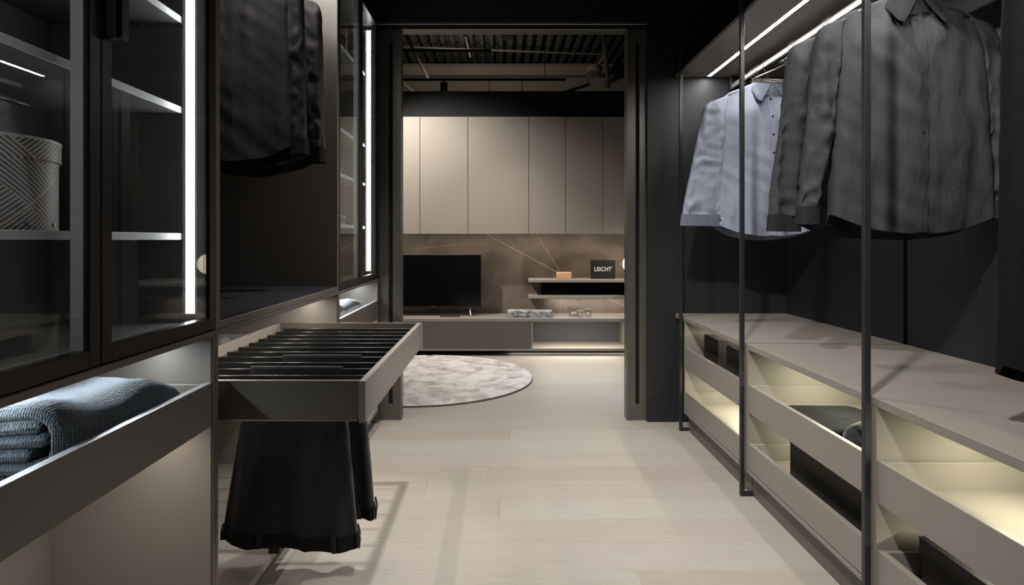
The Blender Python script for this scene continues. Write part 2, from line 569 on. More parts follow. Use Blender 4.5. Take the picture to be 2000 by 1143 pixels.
struct('wall_left', bx(XL - .08, XL, -.6, WALLY, 0, 2.95, 0), 'navy')
wr = struct('wall_right', bx(XR + .02, XR + .10, -.6, WALLY, 0, 2.95, 0), 'black_gap')
for a, b_ in ((-.6, 1.722), (1.722 + .003, 2.622), (2.648, WALLY)):
    obj('wall_panel', bx(XR, XR + .02, a, b_, .001, 2.95, .001), 'navy', wr)
# wall with the opening
OX0, OX1, OZ = -.735, .8835, 2.412
bm = bx(XL - .08, OX0, WALLY, WALLY + .12, 0, 3.0, 0)
bx(OX1, 2.75, WALLY, WALLY + .12, 0, 3.0, 0, bm)
bx(OX0, OX1, WALLY, WALLY + .12, OZ, 3.0, 0, bm)
bx(-2.75, XL - .08, WALLY, WALLY + .12, 0, 3.0, 0, bm)
struct('wall_front', bm, 'navy')
struct('ceiling', bx(XL - .08, XR + .1, -.6, WALLY, 2.95, 3.0, 0), 'ceil')


# the door lining: jamb boards with a long recessed pull, head profile
def jamb(name, x0, x1, gx0, gx1):
    t = obj(name, bmesh.new(), 'lacquer')
    y0, y1 = WALLY + .03, WALLY + .12
    bm = bmesh.new()
    gz0, gz1 = .10, 2.30
    for a, b_, c, d in ((x0, gx0, .004, OZ - .04), (gx1, x1, .004, OZ - .04), (gx0, gx1, .004, gz0), (gx0, gx1, gz1, OZ - .04)):
        bx(a, b_, y0, y1, c, d, 0, bm)
    bx(gx0, gx1, y0 + .022, y1, gz0, gz1, 0, bm, 1)
    bm.to_mesh(t.data); bm.free()
    t.data.materials.append(M['black_gap'])
    t['kind'] = 'structure'
    obj('lit_gap_strip', bx(x0 + .002, x1 - .004, y0 - .002, y1 - .01, 0, .004, .0005), 'steel', t)  # bright steel strip standing in for the lit gap under the jamb
    return t


M['jambmat'] = pm('bronze_door_lining', (.105, .097, .087), .36, metal=.35, var=.03)
j1 = jamb('trim_1', OX0, -.606, -.681, -.656)
j2 = jamb('trim_2', .7675, OX1, .818, .842)
for j in (j1, j2): j.data.materials[0] = M['jambmat']
hd = struct('trim_3', bx(OX0, OX1, WALLY + .03, WALLY + .12, 2.374, 2.404, .001), 'black_metal')
obj('track_profile', bx(OX0, OX1, WALLY + .012, WALLY + .03, 2.400, 2.411, .0015), 'steel', hd)
obj('head_lip', bx(-.606, .7675, WALLY + .026, WALLY + .030, 2.374, 2.380, .0005), 'steel', hd)

# the room beyond
FY = 6.30
wb = struct('wall_back', bx(-2.75, 2.75, FY, FY + .12, 0, 2.61, 0), 'navy')
obj('stone_panel', bx(-2.0, 2.1, FY - .012, FY, .354, 1.20, .0005), 'marble', wb)
struct('wall_room_left', bx(-2.75, -2.63, WALLY + .12, FY, 0, 2.61, 0), 'navy')
struct('wall_room_right', bx(2.66, 2.75, WALLY + .12, FY, 0, 2.61, 0), 'navy')
# the open hall above: back wall of panels and ribbed deck
wh = struct('wall_hall', bx(-6, 6, 9.25, 9.35, 0, 4.2, 0), 'black_gap')
xs = [-6, -3.9, -2.05, -.17, .318, 2.2, 4.1, 6]
for a, b_ in zip(xs, xs[1:]):
    obj('wall_panel', bx(a + .006, b_ - .006, 9.23, 9.25, 2.0, 3.62, .002), 'hall_panel', wh)
dk = struct('ceiling_hall', bx(-6, 6, WALLY + .12, 9.3, 3.78, 3.82, 0), 'deck')
rib_me = None
x = -2.3
while x < 2.4:
    bm = bmesh.new()
    p = [(-.042, 3.78), (-.024, 3.70), (.024, 3.70), (.042, 3.78)]
    A = [bm.verts.new((px, 4.0, pz)) for px, pz in p]; B = [bm.verts.new((px, 9.2, pz)) for px, pz in p]
    for k in range(3): bm.faces.new((A[k], B[k], B[k + 1], A[k + 1]))
    bm.faces.new(A); bm.faces.new(list(reversed(B)))
    bmesh.ops.recalc_face_normals(bm, faces=bm.faces)
    if rib_me is None:
        o = obj('deck_rib', bm, 'deck', dk); rib_me = o.data
    else:
        bm.free(); o = bpy.data.objects.new('deck_rib', rib_me); COL.objects.link(o); o.parent = dk
    o.location.x = x
    x += .128

# ------------------------------------------------------------------ hall steelwork
single('steel_beam', (lambda b: merge(merge(b, bx(-3.2, 1.62, 8.86, 8.98, 3.60, 3.615, 0)), bx(-3.2, 1.62, 8.91, 8.93, 3.47, 3.60, 0)))(bx(-3.2, 1.62, 8.86, 8.98, 3.455, 3.47, 0)),
       'hall_panel', 'long pale steel beam across the hall under the ribbed deck', 'beam')
def rod(name, a, b_, r, label, cat='pipe', mat='pipe', group=None):
    return single(name, tube([a, b_], r, 10), mat, label, cat, group=group)
rod('ceiling_pipe', (-1.22, 7.0, 3.70), (-.885, 7.6, 3.06), .018, 'slanted grey conduit pipe hanging at the left side of the opening', 'pipe')
rod('ceiling_pipe', (-1.5, 8.0, 3.60), (1.4, 8.3, 3.58), .012, 'thin horizontal pipe running below the deck ribs', 'pipe')
rod('ceiling_pipe', (-.46, 8.05, 3.74), (-.40, 8.15, 3.50), .014, 'short dark drop pipe near the middle of the deck', 'pipe')
rod('roof_brace', (1.18, 7.2, 3.70), (1.55, 8.9, 3.30), .03, 'long pale roof brace at the right end of the steel beam', 'brace')
rod('roof_brace', (1.42, 8.2, 3.60), (1.22, 8.85, 3.35), .025, 'short crossing roof brace behind the long one', 'brace')
rod('roof_brace', (.76, 7.6, 2.90), (1.22, 8.6, 3.25), .022, 'lower pale roof brace sloping above the dark wall at right', 'brace')
rod('roof_brace', (-1.25, 7.7, 3.06), (-1.08, 7.9, 2.96), .022, 'small pale brace at the left edge above the dark wall', 'brace')
single('cable_reel', lathe([(.05, 0), (.11, .01), (.12, .05), (.11, .09), (.05, .10)], (1.28, 8.5, 3.38), 20), 'hall_panel', 'round dim object hung under the deck near the right braces', 'fitting')
single('vent_box', bx(.0, .14, 7.35, 7.5, 3.52, 3.70, .004), 'black_metal', 'small black box under the ribbed deck in the middle', 'box')


def spot_head(parent, x, y, z, aim):
    d = (Vector(aim) - Vector((x, y, z))).normalized()
    b0 = Vector((x, y, z))
    st = obj('stem', tube([(x, y, z + .15), (x, y, z)], .008, 8), 'black_metal', parent)
    body = obj('lamp_body', tube([b0 - d * .03, b0 + d * .12], .038, 20), 'black_metal', parent, smooth=True, angle=40)
    return body


tr = thing('track_light', 'black ceiling track with one cylinder spot hanging left of centre', 'track light', (-.5, 7.0, 2.88))
obj('track', bx(-1.9, .735, 6.985, 7.015, 2.895, 2.92, .002), 'black_metal', tr)
for x in (-1.5, .5): obj('suspension_rod', tube([(x, 7.0, 2.92), (x, 7.0, 3.699)], .004, 6), 'black_metal', tr)
obj('stem', tube([(-.642, 7.0, 2.895), (-.642, 7.0, 2.86)], .012, 10), 'black_metal', tr)
obj('lamp_body', tube([(-.642, 7.0, 2.87), (-.642, 7.0, 2.775)], .042, 20), 'black_metal', tr, smooth=True, angle=40)
tr2 = thing('track_light', 'shorter black ceiling track ending above the upper cabinets', 'track light', (-.6, 6.6, 3.10))
obj('track', bx(-2.2, -.10, 6.585, 6.615, 3.10, 3.125, .002), 'black_metal', tr2)
for x in (-1.9, -.3): obj('suspension_rod', tube([(x, 6.6, 3.125), (x, 6.6, 3.699)], .004, 6), 'black_metal', tr2)
tr3 = thing('track_light', 'black spot track above the room beyond the opening', 'track light', (0, 5.0, 3.0))
obj('track', bx(-1.6, 1.9, 4.985, 5.015, 3.0, 3.02, .002), 'black_metal', tr3)
obj('track_arm', bx(1.485, 1.515, 4.68, 4.985, 3.0, 3.02, .002), 'black_metal', tr3)  # arm for the added daylight lamp
for x in (-1.3, 1.6): obj('suspension_rod', tube([(x, 5.0, 3.02), (x, 5.0, 3.699)], .004, 6), 'black_metal', tr3)
tr4 = thing('track_light', 'black spot track on the dressing room ceiling', 'track light', (-.1, 1.6, 2.95))
obj('track', bx(-.13, -.10, 0, 3.4, 2.925, 2.949, .002), 'black_metal', tr4)
for (lx, ly, lz), aim, par in ((LA, (.16, 2.70, 0), tr4), (LB, (1.38, 2.35, .55), tr4), (L_RACK_FILL, (-.40, 2.22, .66), tr4), (LC, (-.50, 6.0, 1.04), tr3), (LD, (.10, 5.10, 0), tr3), (L_DAYLIGHT, (1.15, 5.15, 0), tr3)):  # the added rack and daylight lamps get housings too
    d = (Vector(aim) - Vector((lx, ly, lz))).normalized()
    b0 = Vector((lx, ly, lz)) - d * .16
    obj('lamp_body', tube([b0, b0 + d * .13], .038, 16), 'black_metal', par, smooth=True, angle=40)
    obj('stem', tube([b0, (lx if par is tr3 else -.115, ly if par is tr4 else (5.0 if ly > 4.8 else 4.7), 3.0 if par is tr3 else 2.93)], .008, 8), 'black_metal', par)

# ================================================================== LEFT RUN
XF = -.735                    # front plane of the left run
Y0, Y1, Y2, Y3 = .683, 1.597, 2.810, 3.726
TOP = 2.40


def door(cab, y0, y1, z0, z1, handle_side=None):
    s = .031
    bm = bx(XF - .026, XF, y0, y0 + s, z0, z1, .0015)
    bx(XF - .026, XF, y1 - s, y1, z0, z1, .0015, bm)
    bx(XF - .0255, XF - .0005, y0 + s, y1 - s, z0, z0 + s, 0, bm)
    bx(XF - .0255, XF - .0005, y0 + s, y1 - s, z1 - s, z1, 0, bm)
    d = obj('door', bm, 'frame_metal', cab)
    obj('glass_pane', bx(XF - .009, XF - .005, y0 + s - .004, y1 - s + .004, z0 + s - .004, z1 - s + .004, 0), 'glass', d)
    # light rebate profile on the inner faces of the frame
    r = bx(XF - .034, XF - .0105, y0 + s, y0 + s + .002, z0 + s, z1 - s, .0004)
    bx(XF - .034, XF - .0105, y1 - s - .002, y1 - s, z0 + s, z1 - s, .0004, r)
    bx(XF - .034, XF - .026, y0 + .004, y0 + s, z0 + .004, z1 - .004, .0004, r)
    bx(XF - .034, XF - .026, y1 - s, y1 - .004, z0 + .004, z1 - .004, .0004, r)
    obj('rebate_profile', r, 'rebate', d)
    if handle_side:
        hy = y0 + .006 if handle_side == 'l' else y1 - .034
        hb = bx(XF, XF + .030, hy, hy + .008, 1.476, 2.06, .001)
        bx(XF + .022, XF + .030, hy, hy + .028, 1.476, 2.06, .001, hb)
        bx(XF, XF + .012, hy + .001, hy + .026, 1.476, 2.06, .001, hb)
        obj('handle', hb, 'black_metal', d)
    return d


def glass_cabinet(label, y0, y1, shelves, has_handle):
    back = -1.148
    cab = thing('glass_cabinet', label, 'cabinet', (-.94, (y0 + y1) / 2, .866))
    f = XF - .028
    obj('side_panel', bx(back, f, y0, y0 + .016, .867, TOP), 'inner', cab)
    obj('side_panel', bx(back, f, y1 - .016, y1, .867, TOP), 'inner', cab)
    obj('bottom_panel', bx(back, f, y0 + .016, y1 - .016, .867, .889), 'inner', cab)
    obj('top_panel', bx(back, f, y0 + .016, y1 - .016, 2.372, TOP), 'inner', cab)
    obj('back_panel', bx(back - .01, back, y0, y1, .867, TOP, 0), 'inner', cab)
    for z in shelves:
        s = obj('shelf', bx(back + .002, -.8115, y0 + .0165, y1 - .0165, z, z + .0165), 'inner', cab)
        obj('edge_trim', bx(-.8114, -.81, y0 + .0165, y1 - .0165, z, z + .0165, .0003), 'edge', s)
        for yy_ in (y0 + .022, y1 - .022):
            obj('shelf_pin', bx(-.935, -.925, yy_ - .005, yy_ + .005, z - .008, z, .001), 'steel', s)
    led('led_strip', cab, -.800, -.777, y1 - .024, y1 - .0161, .912, 2.350, 'led_cool', '-y')
    led('led_strip', cab, -.800, -.777, y0 + .0161, y0 + .024, .912, 2.350, 'led_cool', 'y')
    ym = (y0 + y1) / 2
    door(cab, y0 + .001, ym - .0012, .8698, TOP - .001)
    door(cab, ym + .0012, y1 - .001, .8698, TOP - .001, 'l' if has_handle else None)
    return cab


glass_cabinet('large black-framed glass cabinet holding the striped hatbox', Y0, Y1, (1.0995, 1.420, 1.649, 1.88), True)
glass_cabinet('narrow-looking black-framed glass cabinet beside the doorway', Y2, Y3, (1.163, 1.420, 1.651, 2.076), False)

# open hanging niche between them
ni = thing('wardrobe_niche', 'open black hanging niche between the two glass cabinets', 'wardrobe', (-1.04, 2.2, .866))
obj('side_panel', bx(-1.35, XF, Y1 + .001, Y1 + .026, .8665, TOP), 'carcass', ni)
obj('side_panel', bx(-1.35, XF, Y2 - .022, Y2 - .001, .8665, TOP), 'carcass', ni)
obj('bottom_panel', bx(-1.35, XF, Y1 + .0265, Y2 - .0225, .8665, .8865), 'carcass', ni)
obj('floor_mat', bx(-1.349, XF - .006, Y1 + .0268, Y2 - .0228, .8866, .8895, .0005), 'niche_cloth', ni)
obj('top_panel', bx(-1.35, XF, Y1 + .0265, Y2 - .0225, TOP - .022, TOP), 'carcass', ni)
obj('back_panel', bx(-1.36, -1.3505, Y1, Y2, .8665, TOP, 0), 'niche', ni)
obj('liner', bx(-1.349, XF - .02, Y1 + .0262, Y1 + .028, .890, TOP - .023, 0), 'niche', ni)
obj('hanging_rail', tube([(-1.05, Y1 + .03, 2.285), (-1.05, Y2 - .024, 2.285)], .012, 12), 'black_metal', ni, smooth=True)
led('led_strip', ni, -.84, -.825, Y1 + .10, Y2 - .035, TOP - .030, TOP - .0222, 'led_niche', '-z')


def drawer(cab, xf, xb, y0, y1, z0, z1, zb, sgn, mat='lacquer', inner='lacquer'):
    """front board at xf running along y, box going to xb; sgn -1: box lies towards -x"""
    t = .018
    a, b_ = (xf - t, xf) if sgn < 0 else (xf, xf + t)
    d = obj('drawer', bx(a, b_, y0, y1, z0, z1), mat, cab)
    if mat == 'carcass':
        obj('lit_top_strip', bx(a + .0003, b_ - .0003, y0, y1, z1, z1 + .0012, .0002), 'edge', d)  # pale strip: LED glare on the drawer top put into the colour
    i0, i1 = (xb, xf - t - .0003) if sgn < 0 else (xf + t + .0003, xb)
    obj('drawer_side', bx(i0, i1, y0 + .004, y0 + .018, z0 + .006, z1), inner, d)
    obj('drawer_side', bx(i0, i1, y1 - .018, y1 - .004, z0 + .006, z1), inner, d)
    obj('drawer_bottom', bx(i0, i1, y0 + .0185, y1 - .0185, zb - .012, zb), inner, d)
    c, e = (xb, xb + .014) if sgn < 0 else (xb - .014, xb)
    obj('drawer_back', bx(c, e, y0 + .0185, y1 - .0185, zb + .0005, z1), inner, d)
    return d


def base_unit(label, y0, y1, back, with_drawer=True, led_mat='led_base'):
    u = thing('base_cabinet', label, 'cabinet', (-1.0, (y0 + y1) / 2, 0))
    obj('side_panel', bx(back, XF, y0 + .0005, y0 + .016, .002, .851), 'carcass', u)
    obj('side_panel', bx(back, XF, y1 - .016, y1 - .0005, .002, .851), 'carcass', u)
    obj('top_panel', bx(back, XF, y0 + .0005, y1 - .0005, .8512, .8655), 'carcass', u)
    obj('bottom_panel', bx(back, XF, y0 + .0165, y1 - .0165, .067, .092), 'lacquer', u)
    obj('plinth', bx(back + .02, XF - .04, y0 + .0165, y1 - .0165, 0, .0665, 0), 'carcass', u)
    obj('back_panel', bx(back - .008, back - .0003, y0, y1, 0, .865, 0), 'lacquer', u)
    # light inner linings of the sides, as wide as the cabinet is deep
    obj('side_lining', bx(back, XF - .004, y0 + .0162, y0 + .019, .093, .8505, 0), 'lacquer', u)
    obj('side_lining', bx(back, XF - .004, y1 - .019, y1 - .0162, .093, .8505, 0), 'lacquer', u)
    led('led_strip', u, -.865, -.850, y0 + .05, y1 - .05, .843, .851, led_mat, '-z')
    if with_drawer:
        d = drawer(u, XF, back + .02, y0 + .0215, y1 - .0215, .625, .735, .662, -1, 'carcass')  # dark carcass tone puts the shade on the front into its colour
        led('led_strip', u, -.855, -.840, y0 + .06, y1 - .06, .640, .649, 'led_base_warm', '-z')
    return u


base_unit('taupe base cabinet with a drawer holding the blue knitted blanket', Y0, Y1, -1.148)
base_unit('taupe base cabinet with a drawer holding the silver plush throw', Y2, Y3, -1.148)
tu = base_unit('taupe base cabinet with the trouser rack pulled out', Y1, Y2, -1.35, False, 'led_base_warm')

# the trouser pull-out
XD = -.357
zt, zb_ = .7266, .616
ya, yb = Y1 + .040, Y2 - .023
po = obj('pull_out_rack', bx(XD - .018, XD, ya - .004, yb + .003, zb_, zt), 'lacquer', tu)
obj('rack_side', bx(-.985, XD - .0183, ya, ya + .016, zb_ + .008, zt), 'carcass', po)
obj('rack_side', bx(-.985, XD - .0183, yb - .016, yb, zb_ + .008, zt), 'carcass', po)
obj('rack_back', bx(-.997, -.985, ya, yb, zb_ + .008, zt), 'lacquer', po)
obj('runner', bx(-1.20, XD - .03, ya + .018, ya + .030, zb_ - .002, zb_ + .0075, .001), 'steel', po)
obj('runner', bx(-1.20, XD - .03, yb - .030, yb - .018, zb_ - .002, zb_ + .0075, .001), 'steel', po)
M['bar'] = pm('satin_black_bar', (.030, .030, .031), .28, metal=.5, var=.05)
bar_me = None
for k in range(11):
    y = 1.788 + .0936 * k
    if y > yb - .03: break
    if bar_me is None:
        o = obj('trouser_bar', bx(-.955, XD - .0185, -.0028, .0028, .676, .708, .0012), 'bar', po); bar_me = o.data
        o.data.transform(Matrix.Translation((0, wloc(tu).y, 0)))
    else:
        o = bpy.data.objects.new('trouser_bar', bar_me); COL.objects.link(o); o.parent = po
    o.location.y = y - wloc(tu).y
obj('bar_holder', bx(-.9845, -.955, ya + .018, yb - .018, .668, .690, .001), 'black_metal', po)

# socket outlet on the far side of that compartment
so = thing('socket_outlet', 'small grey twin socket outlet above the trouser rack back', 'socket', (-1.20, Y2 - .0195, .635))
obj('cover_plate', bx(-1.27, -1.13, Y2 - .0285, Y2 - .0195, .605, .675, .002), 'plastic_grey', so)
for cx in (-1.235, -1.165):
    obj('socket_well', tube([(cx, Y2 - .0296, .64), (cx, Y2 - .0287, .64)], .022, 20), 'white_paint', so)

# ================================================================== RIGHT RUN
XW = 1.053                    # front plane of the drawer units
units = []
for k, (y0, y1, lab) in enumerate(((2.660, 3.560, 'taupe drawer unit nearest the doorway with two black boxes inside'),
                                   (1.757, 2.657, 'middle taupe drawer unit holding folded black clothes'),
                                   (.855, 1.755, 'nearest taupe drawer unit with an empty upper drawer'))):
    u = thing('drawer_unit', lab, 'drawers', (1.38, (y0 + y1) / 2, 0), group='drawer units under the worktop')
    xb = 1.715
    obj('side_panel', bx(XW, xb, y0 + .0005, y0 + .018, .102, .629), 'lacquer', u)
    obj('side_panel', bx(XW, xb, y1 - .018, y1 - .0005, .102, .629), 'lacquer', u)
    obj('bottom_panel', bx(XW, xb, y0 + .0183, y1 - .0183, .102, .118), 'lacquer', u)
    obj('back_panel', bx(xb - .010, xb, y0 + .0183, y1 - .0183, .1185, .629, 0), 'lacquer', u)
    obj('plinth', bx(XW + .027, XW + .045, y0 + .0005, y1 - .0005, 0, .1018, 0), 'carcass', u)
    drawer(u, XW + .001, 1.66, y0 + .0205, y1 - .0205, .362, .481, .406, 1)
    drawer(u, XW + .001, 1.66, y0 + .0205, y1 - .0205, .122, .232, .165, 1)
    led('led_strip', u, 1.30, 1.318, y0 + .12, y1 - .12, .621, .629, 'led_warm', '-z')
    led('led_strip', u, 1.30, 1.318, y0 + .12, y1 - .12, .380, .388, 'led_warm', '-z')
    units.append(u)

ZW = .655
for a, b_, lab in ((2.636, WALLY - .001, 'short taupe worktop end against the dark wall'), (.80, 2.6345, 'long taupe worktop lying under the dark shirts')):
    single('worktop', bx(XW, XR - .001, a, b_, ZW - .025, ZW, .0015), 'lacquer', lab, 'worktop', ((XW + XR) / 2, (a + b_) / 2, ZW - .025))

# black metal frames carrying the top shelf
PX = 1.027
names = {3.556: 'black steel upright nearest the doorway', 2.652: 'black steel upright in front of the blue shirt', 1.747: 'nearest black steel upright before the dark shirts'}
for py, lab in names.items():
    t = thing('steel_upright', lab, 'upright', (PX, py, 0), group='steel uprights of the open wardrobe')
    s = .0175
    obj('post', bx(PX, PX + s, py, py + s, 0, 2.52, .001), 'post', t)
    obj('foot', bx(PX + s, PX + .052, py, py + s, 0, s, .001), 'post', t)
    obj('head_bar', bx(PX + s, XR - .001, py, py + s, 2.52 - s, 2.52, .001), 'post', t)
    obj('screw', tube([(PX + s + .004, py + .008, s), (PX + s + .004, py + .008, s + .003)], .003, 8), 'steel', t)

ZS = 2.076
sh = thing('top_shelf', 'taupe top shelf with a long white light line underneath', 'shelf', (1.38, 2.3, ZS))
obj('board', bx(XW, XR - .001, .8, WALLY - .001, ZS, ZS + .018), 'lacquer', sh)
led('led_strip', sh, 1.232, 1.252, .85, 3.69, ZS - .003, ZS - .0002, 'led_shelf', '-z')

XRAIL = 1.385
rl = thing('clothes_rail', 'bright aluminium clothes rail carrying the shirts on the right', 'rail', (XRAIL, 2.3, 2.0))
bm = bmesh.new()
prof = [(-.006, -.014), (.006, -.014), (.0085, -.008), (.0085, .008), (.006, .014), (-.006, .014), (-.0085, .008), (-.0085, -.008)]
A = [bm.verts.new((XRAIL + a, .86, 2.016 + b_)) for a, b_ in prof]; B = [bm.verts.new((XRAIL + a, WALLY - .02, 2.016 + b_)) for a, b_ in prof]
for k in range(8): bm.faces.new((A[k], A[(k + 1) % 8], B[(k + 1) % 8], B[k]))
bm.faces.new(A); bm.faces.new(list(reversed(B)))
bmesh.ops.recalc_face_normals(bm, faces=bm.faces)
obj('rail_bar', bm, 'rail', rl, smooth=True, angle=30)
obj('rail_bracket', bx(XRAIL - .016, XRAIL + .016, WALLY - .042, WALLY - .002, 1.993, 2.0758, .002), 'black_metal', rl)


# ------------------------------------------------------------------ hangers
def hanger_mesh():
    bm = bmesh.new()
    pts = []
    for k in range(15):
        a = R(-35 + k * (235 / 14))
        pts.append((.0235 * math.cos(a), 0, 2.014 + .0235 * math.sin(a)))
    pts = pts[::-1]
    # hook: starts beside the rail, loops over it and ends in the stem
    pts = [(-.0235 * math.cos(R(-35 + k * 215 / 14)) * -1, 0, 2.014 + .0235 * math.sin(R(-35 + k * 215 / 14))) for k in range(15)]
    pts += [(-.022, 0, 1.995), (-.010, 0, 1.976), (0, 0, 1.962), (0, 0, 1.938)]
    tube(pts, .0021, 7, bm)
    return bm


def hanger_arms():
    bm = bmesh.new()
    top = [(-.205, 0, 1.846), (-.19, 0, 1.857), (-.10, 0, 1.896), (-.03, 0, 1.930), (0, 0, 1.938), (.03, 0, 1.930), (.10, 0, 1.896), (.19, 0, 1.857), (.205, 0, 1.846)]
    tube(top, .0045, 8, bm)
    return bm


def hanger_bar():
    return tube([(-.190, 0, 1.848), (0, 0, 1.846), (.190, 0, 1.848)], .003, 8)


proto = {}
def hanger(x, y, label, dz=0, group='wire hangers on the rail'):
    t = thing('clothes_hanger', label, 'hanger', (x, y, dz), group=group)
    for nm, fn in (('hook', hanger_mesh), ('arms', hanger_arms), ('crossbar', hanger_bar)):
        if nm not in proto:
            bm = fn(); bm.normal_update()
            me = bpy.data.meshes.new(nm); bm.to_mesh(me); bm.free()
            me.materials.append(M['wire'])
            for p in me.polygons: p.use_smooth = True
            proto[nm] = me
        o = bpy.data.objects.new(nm, proto[nm]); COL.objects.link(o); o.parent = t
    return t


for y, lab in ((3.52, 'empty wire hanger closest to the wall end of the rail'), (3.475, 'second empty wire hanger from the wall end of the rail'),
               (3.385, 'third empty wire hanger from the wall end of the rail'), (3.345, 'fourth empty wire hanger from the wall end of the rail'),
               (3.305, 'empty wire hanger right behind the blue-grey shirt'),
               (2.93, 'farther empty wire hanger of the pair midway along the rail'), (2.895, 'nearer empty wire hanger of the pair midway along the rail'),
               (2.62, 'farther empty wire hanger of the pair behind the dark shirts'), (2.585, 'nearer empty wire hanger of the pair behind the dark shirts')):
    hanger(XRAIL, y, lab, group='empty wire hangers on the rail')


# ------------------------------------------------------------------ shirts
def make_shirt(name, label, cx, cy, mat, seed, zn=1.915, zh=1.165, sl=None, sr=None, dz=0, wid=1.0, collar=True, sleeves=True, buttons=7, cat='shirt', dep=.058, group=None, halfw=None):
    """long-sleeved shirt hanging from zn (neck side) to zh (front hem), facing -y"""
    t = thing(name, label, cat, (cx, cy, zh + dz), group=group)
    NK = .074
    zn += dz; zh += dz
    hw = halfw or [(0, .272), (.3, .262), (.55, .252), (.75, .243), (.9, .240), (1, .236)]

    def wr(x, z, back=0):
        s = seed * 7.3
        t_ = (z - zh) / (zn - zh)
        v = mn.noise(Vector((x * 9 + s, back * 5, z * 1.7))) * .034 * (1.15 - .70 * t_)
        v += mn.noise(Vector((x * 24 + s, back * 9, z * 5 + 3))) * .011
        v += mn.noise(Vector((x * 14 + z * 16 + s, back, z * 9))) * .009
        if not back:   # small drag lines around the button band
            v += math.exp(-(x / .05) ** 2) * math.sin(z * 70 + x * 40) * .0034
        return v * sm(0, .18, 1.02 - t_)

    def top(x, front):
        ax = abs(x)
        if ax < NK:
            d = .072 if front else .008
            return zn - d * (1 - (ax / NK) ** 2)
        return zn - (ax - NK) * .40 - max(0, ax - .20) * .35

    def hem(x, front):
        a = min(1, abs(x) / .27)
        return zh + (0 if front else -.022) + .062 * a ** 2.4

    def surf(a, tt):
        ca, sa = math.cos(a), math.sin(a)
        front = sa > 0
        W = pl(hw, tt) * wid
        x = W * (1 if ca > 0 else -1) * abs(ca) ** .8
        z = hem(x, front) + (top(x, front) - hem(x, front)) * tt
        D = .0045 + (dep - .0045) * (1 - sm(.80, 1.0, tt)) if abs(x) > NK else .0045 + dep * (1 - .55 * sm(.80, 1.0, tt))
        y = -D * (1 if sa > 0 else -1) * abs(sa) ** .55
        e = abs(sa) ** .5
        y += wr(x, z, 0 if front else 1) * e
        return Vector((cx + x, cy + y, z))

    NU, NV = 96, 56
    def P(i, j):
        return surf(2 * math.pi * (i + .5) / NU, j / (NV - 1))
    bm, V = grid_mesh(P, NU, NV, True)
    # close the shoulder seams
    for i in range(NU // 2):
        i2 = NU - 1 - i
        if 0 <= i < NU // 2 - 1:
            a, b_, c, d = V[-1][i], V[-1][i + 1], V[-1][i2 - 1], V[-1][i2]
            if abs(a.co.x - cx) > NK * .98 and abs(b_.co.x - cx) > NK * .98:
                bm.faces.new((a, b_, c, d))
    bmesh.ops.recalc_face_normals(bm, faces=bm.faces)
    obj('body', bm, mat, t, smooth=True)

    def front_y(x, z):
        tt = max(0, min(1, (z - hem(x, True)) / (top(x, True) - hem(x, True))))
        W = pl(hw, tt) * wid
        ca = min(1, abs(x) / W) ** (1 / .8)
        sa = math.sqrt(max(0, 1 - ca * ca))
        D = .0045 + dep * (1 - .55 * sm(.80, 1.0, tt))
        return cy - D * sa ** .55 + wr(x, z) * sa ** .5
    # button band
    if buttons:
        z1 = zn - .075
        nb = 40
        def PB(i, j):
            x = (-.017, -.0165, .0165, .017)[i]
            z = zh + .004 + (z1 - zh - .004) * j / (nb - 1)
            return Vector((cx + x, front_y(x, z) - (.0008, .0062, .0062, .0008)[i], z))
        bm, _ = grid_mesh(PB, 4, nb)
        bmesh.ops.recalc_face_normals(bm, faces=bm.faces)
        pk = obj('placket', bm, mat, t, smooth=True, angle=40)
        for k in range(buttons):
            z = z1 - .018 - k * (z1 - zh - .16) / (buttons - 1)
            y = front_y(0, z) - .0066
            obj('button', lathe_y((cx, y, z), .0062, .0026), 'button', pk)
    if collar:
        # stand and folded leaf
        n = 49
        def PC(i, j):
            th = -math.pi + 2 * math.pi * i / (n - 1)       # 0 = back, +-pi = front gap
            th *= .975
            fr = (1 - math.cos(th)) / 2                      # 0 back, 1 front
            nx, ny = math.sin(th), math.cos(th)
            zt_ = zn + .030 - .052 * fr ** 1.3
            zb = zn - .004 - .066 * fr
            f5 = fr ** 5
            if j == 0: r, z, ex, ey = 1.0, zb, 0, 0
            elif j == 1: r, z, ex, ey = .98, (zb + zt_) / 2, 0, 0
            elif j == 2: r, z, ex, ey = .97, zt_, 0, 0
            elif j == 3: r, z, ex, ey = 1.03, zt_ + .003, 0, -.002
            else:
                k = (j - 3) / 4.0
                r = 1.04 + .12 * k
                z = zt_ - k * (.042 + .046 * f5)
                ex = k * .058 * f5 * (1 if nx >= 0 else -1)
                ey = -k * .018 * f5
            return Vector((cx + NK * r * nx + ex, cy + .046 * r * ny + ey - .008 * fr, z))
        bm, _ = grid_mesh(PC, n, 8)
        bmesh.ops.solidify(bm, geom=bm.faces[:], thickness=.0022)
        bmesh.ops.recalc_face_normals(bm, faces=bm.faces)
        obj('collar', bm, mat, t, smooth=True, angle=50)
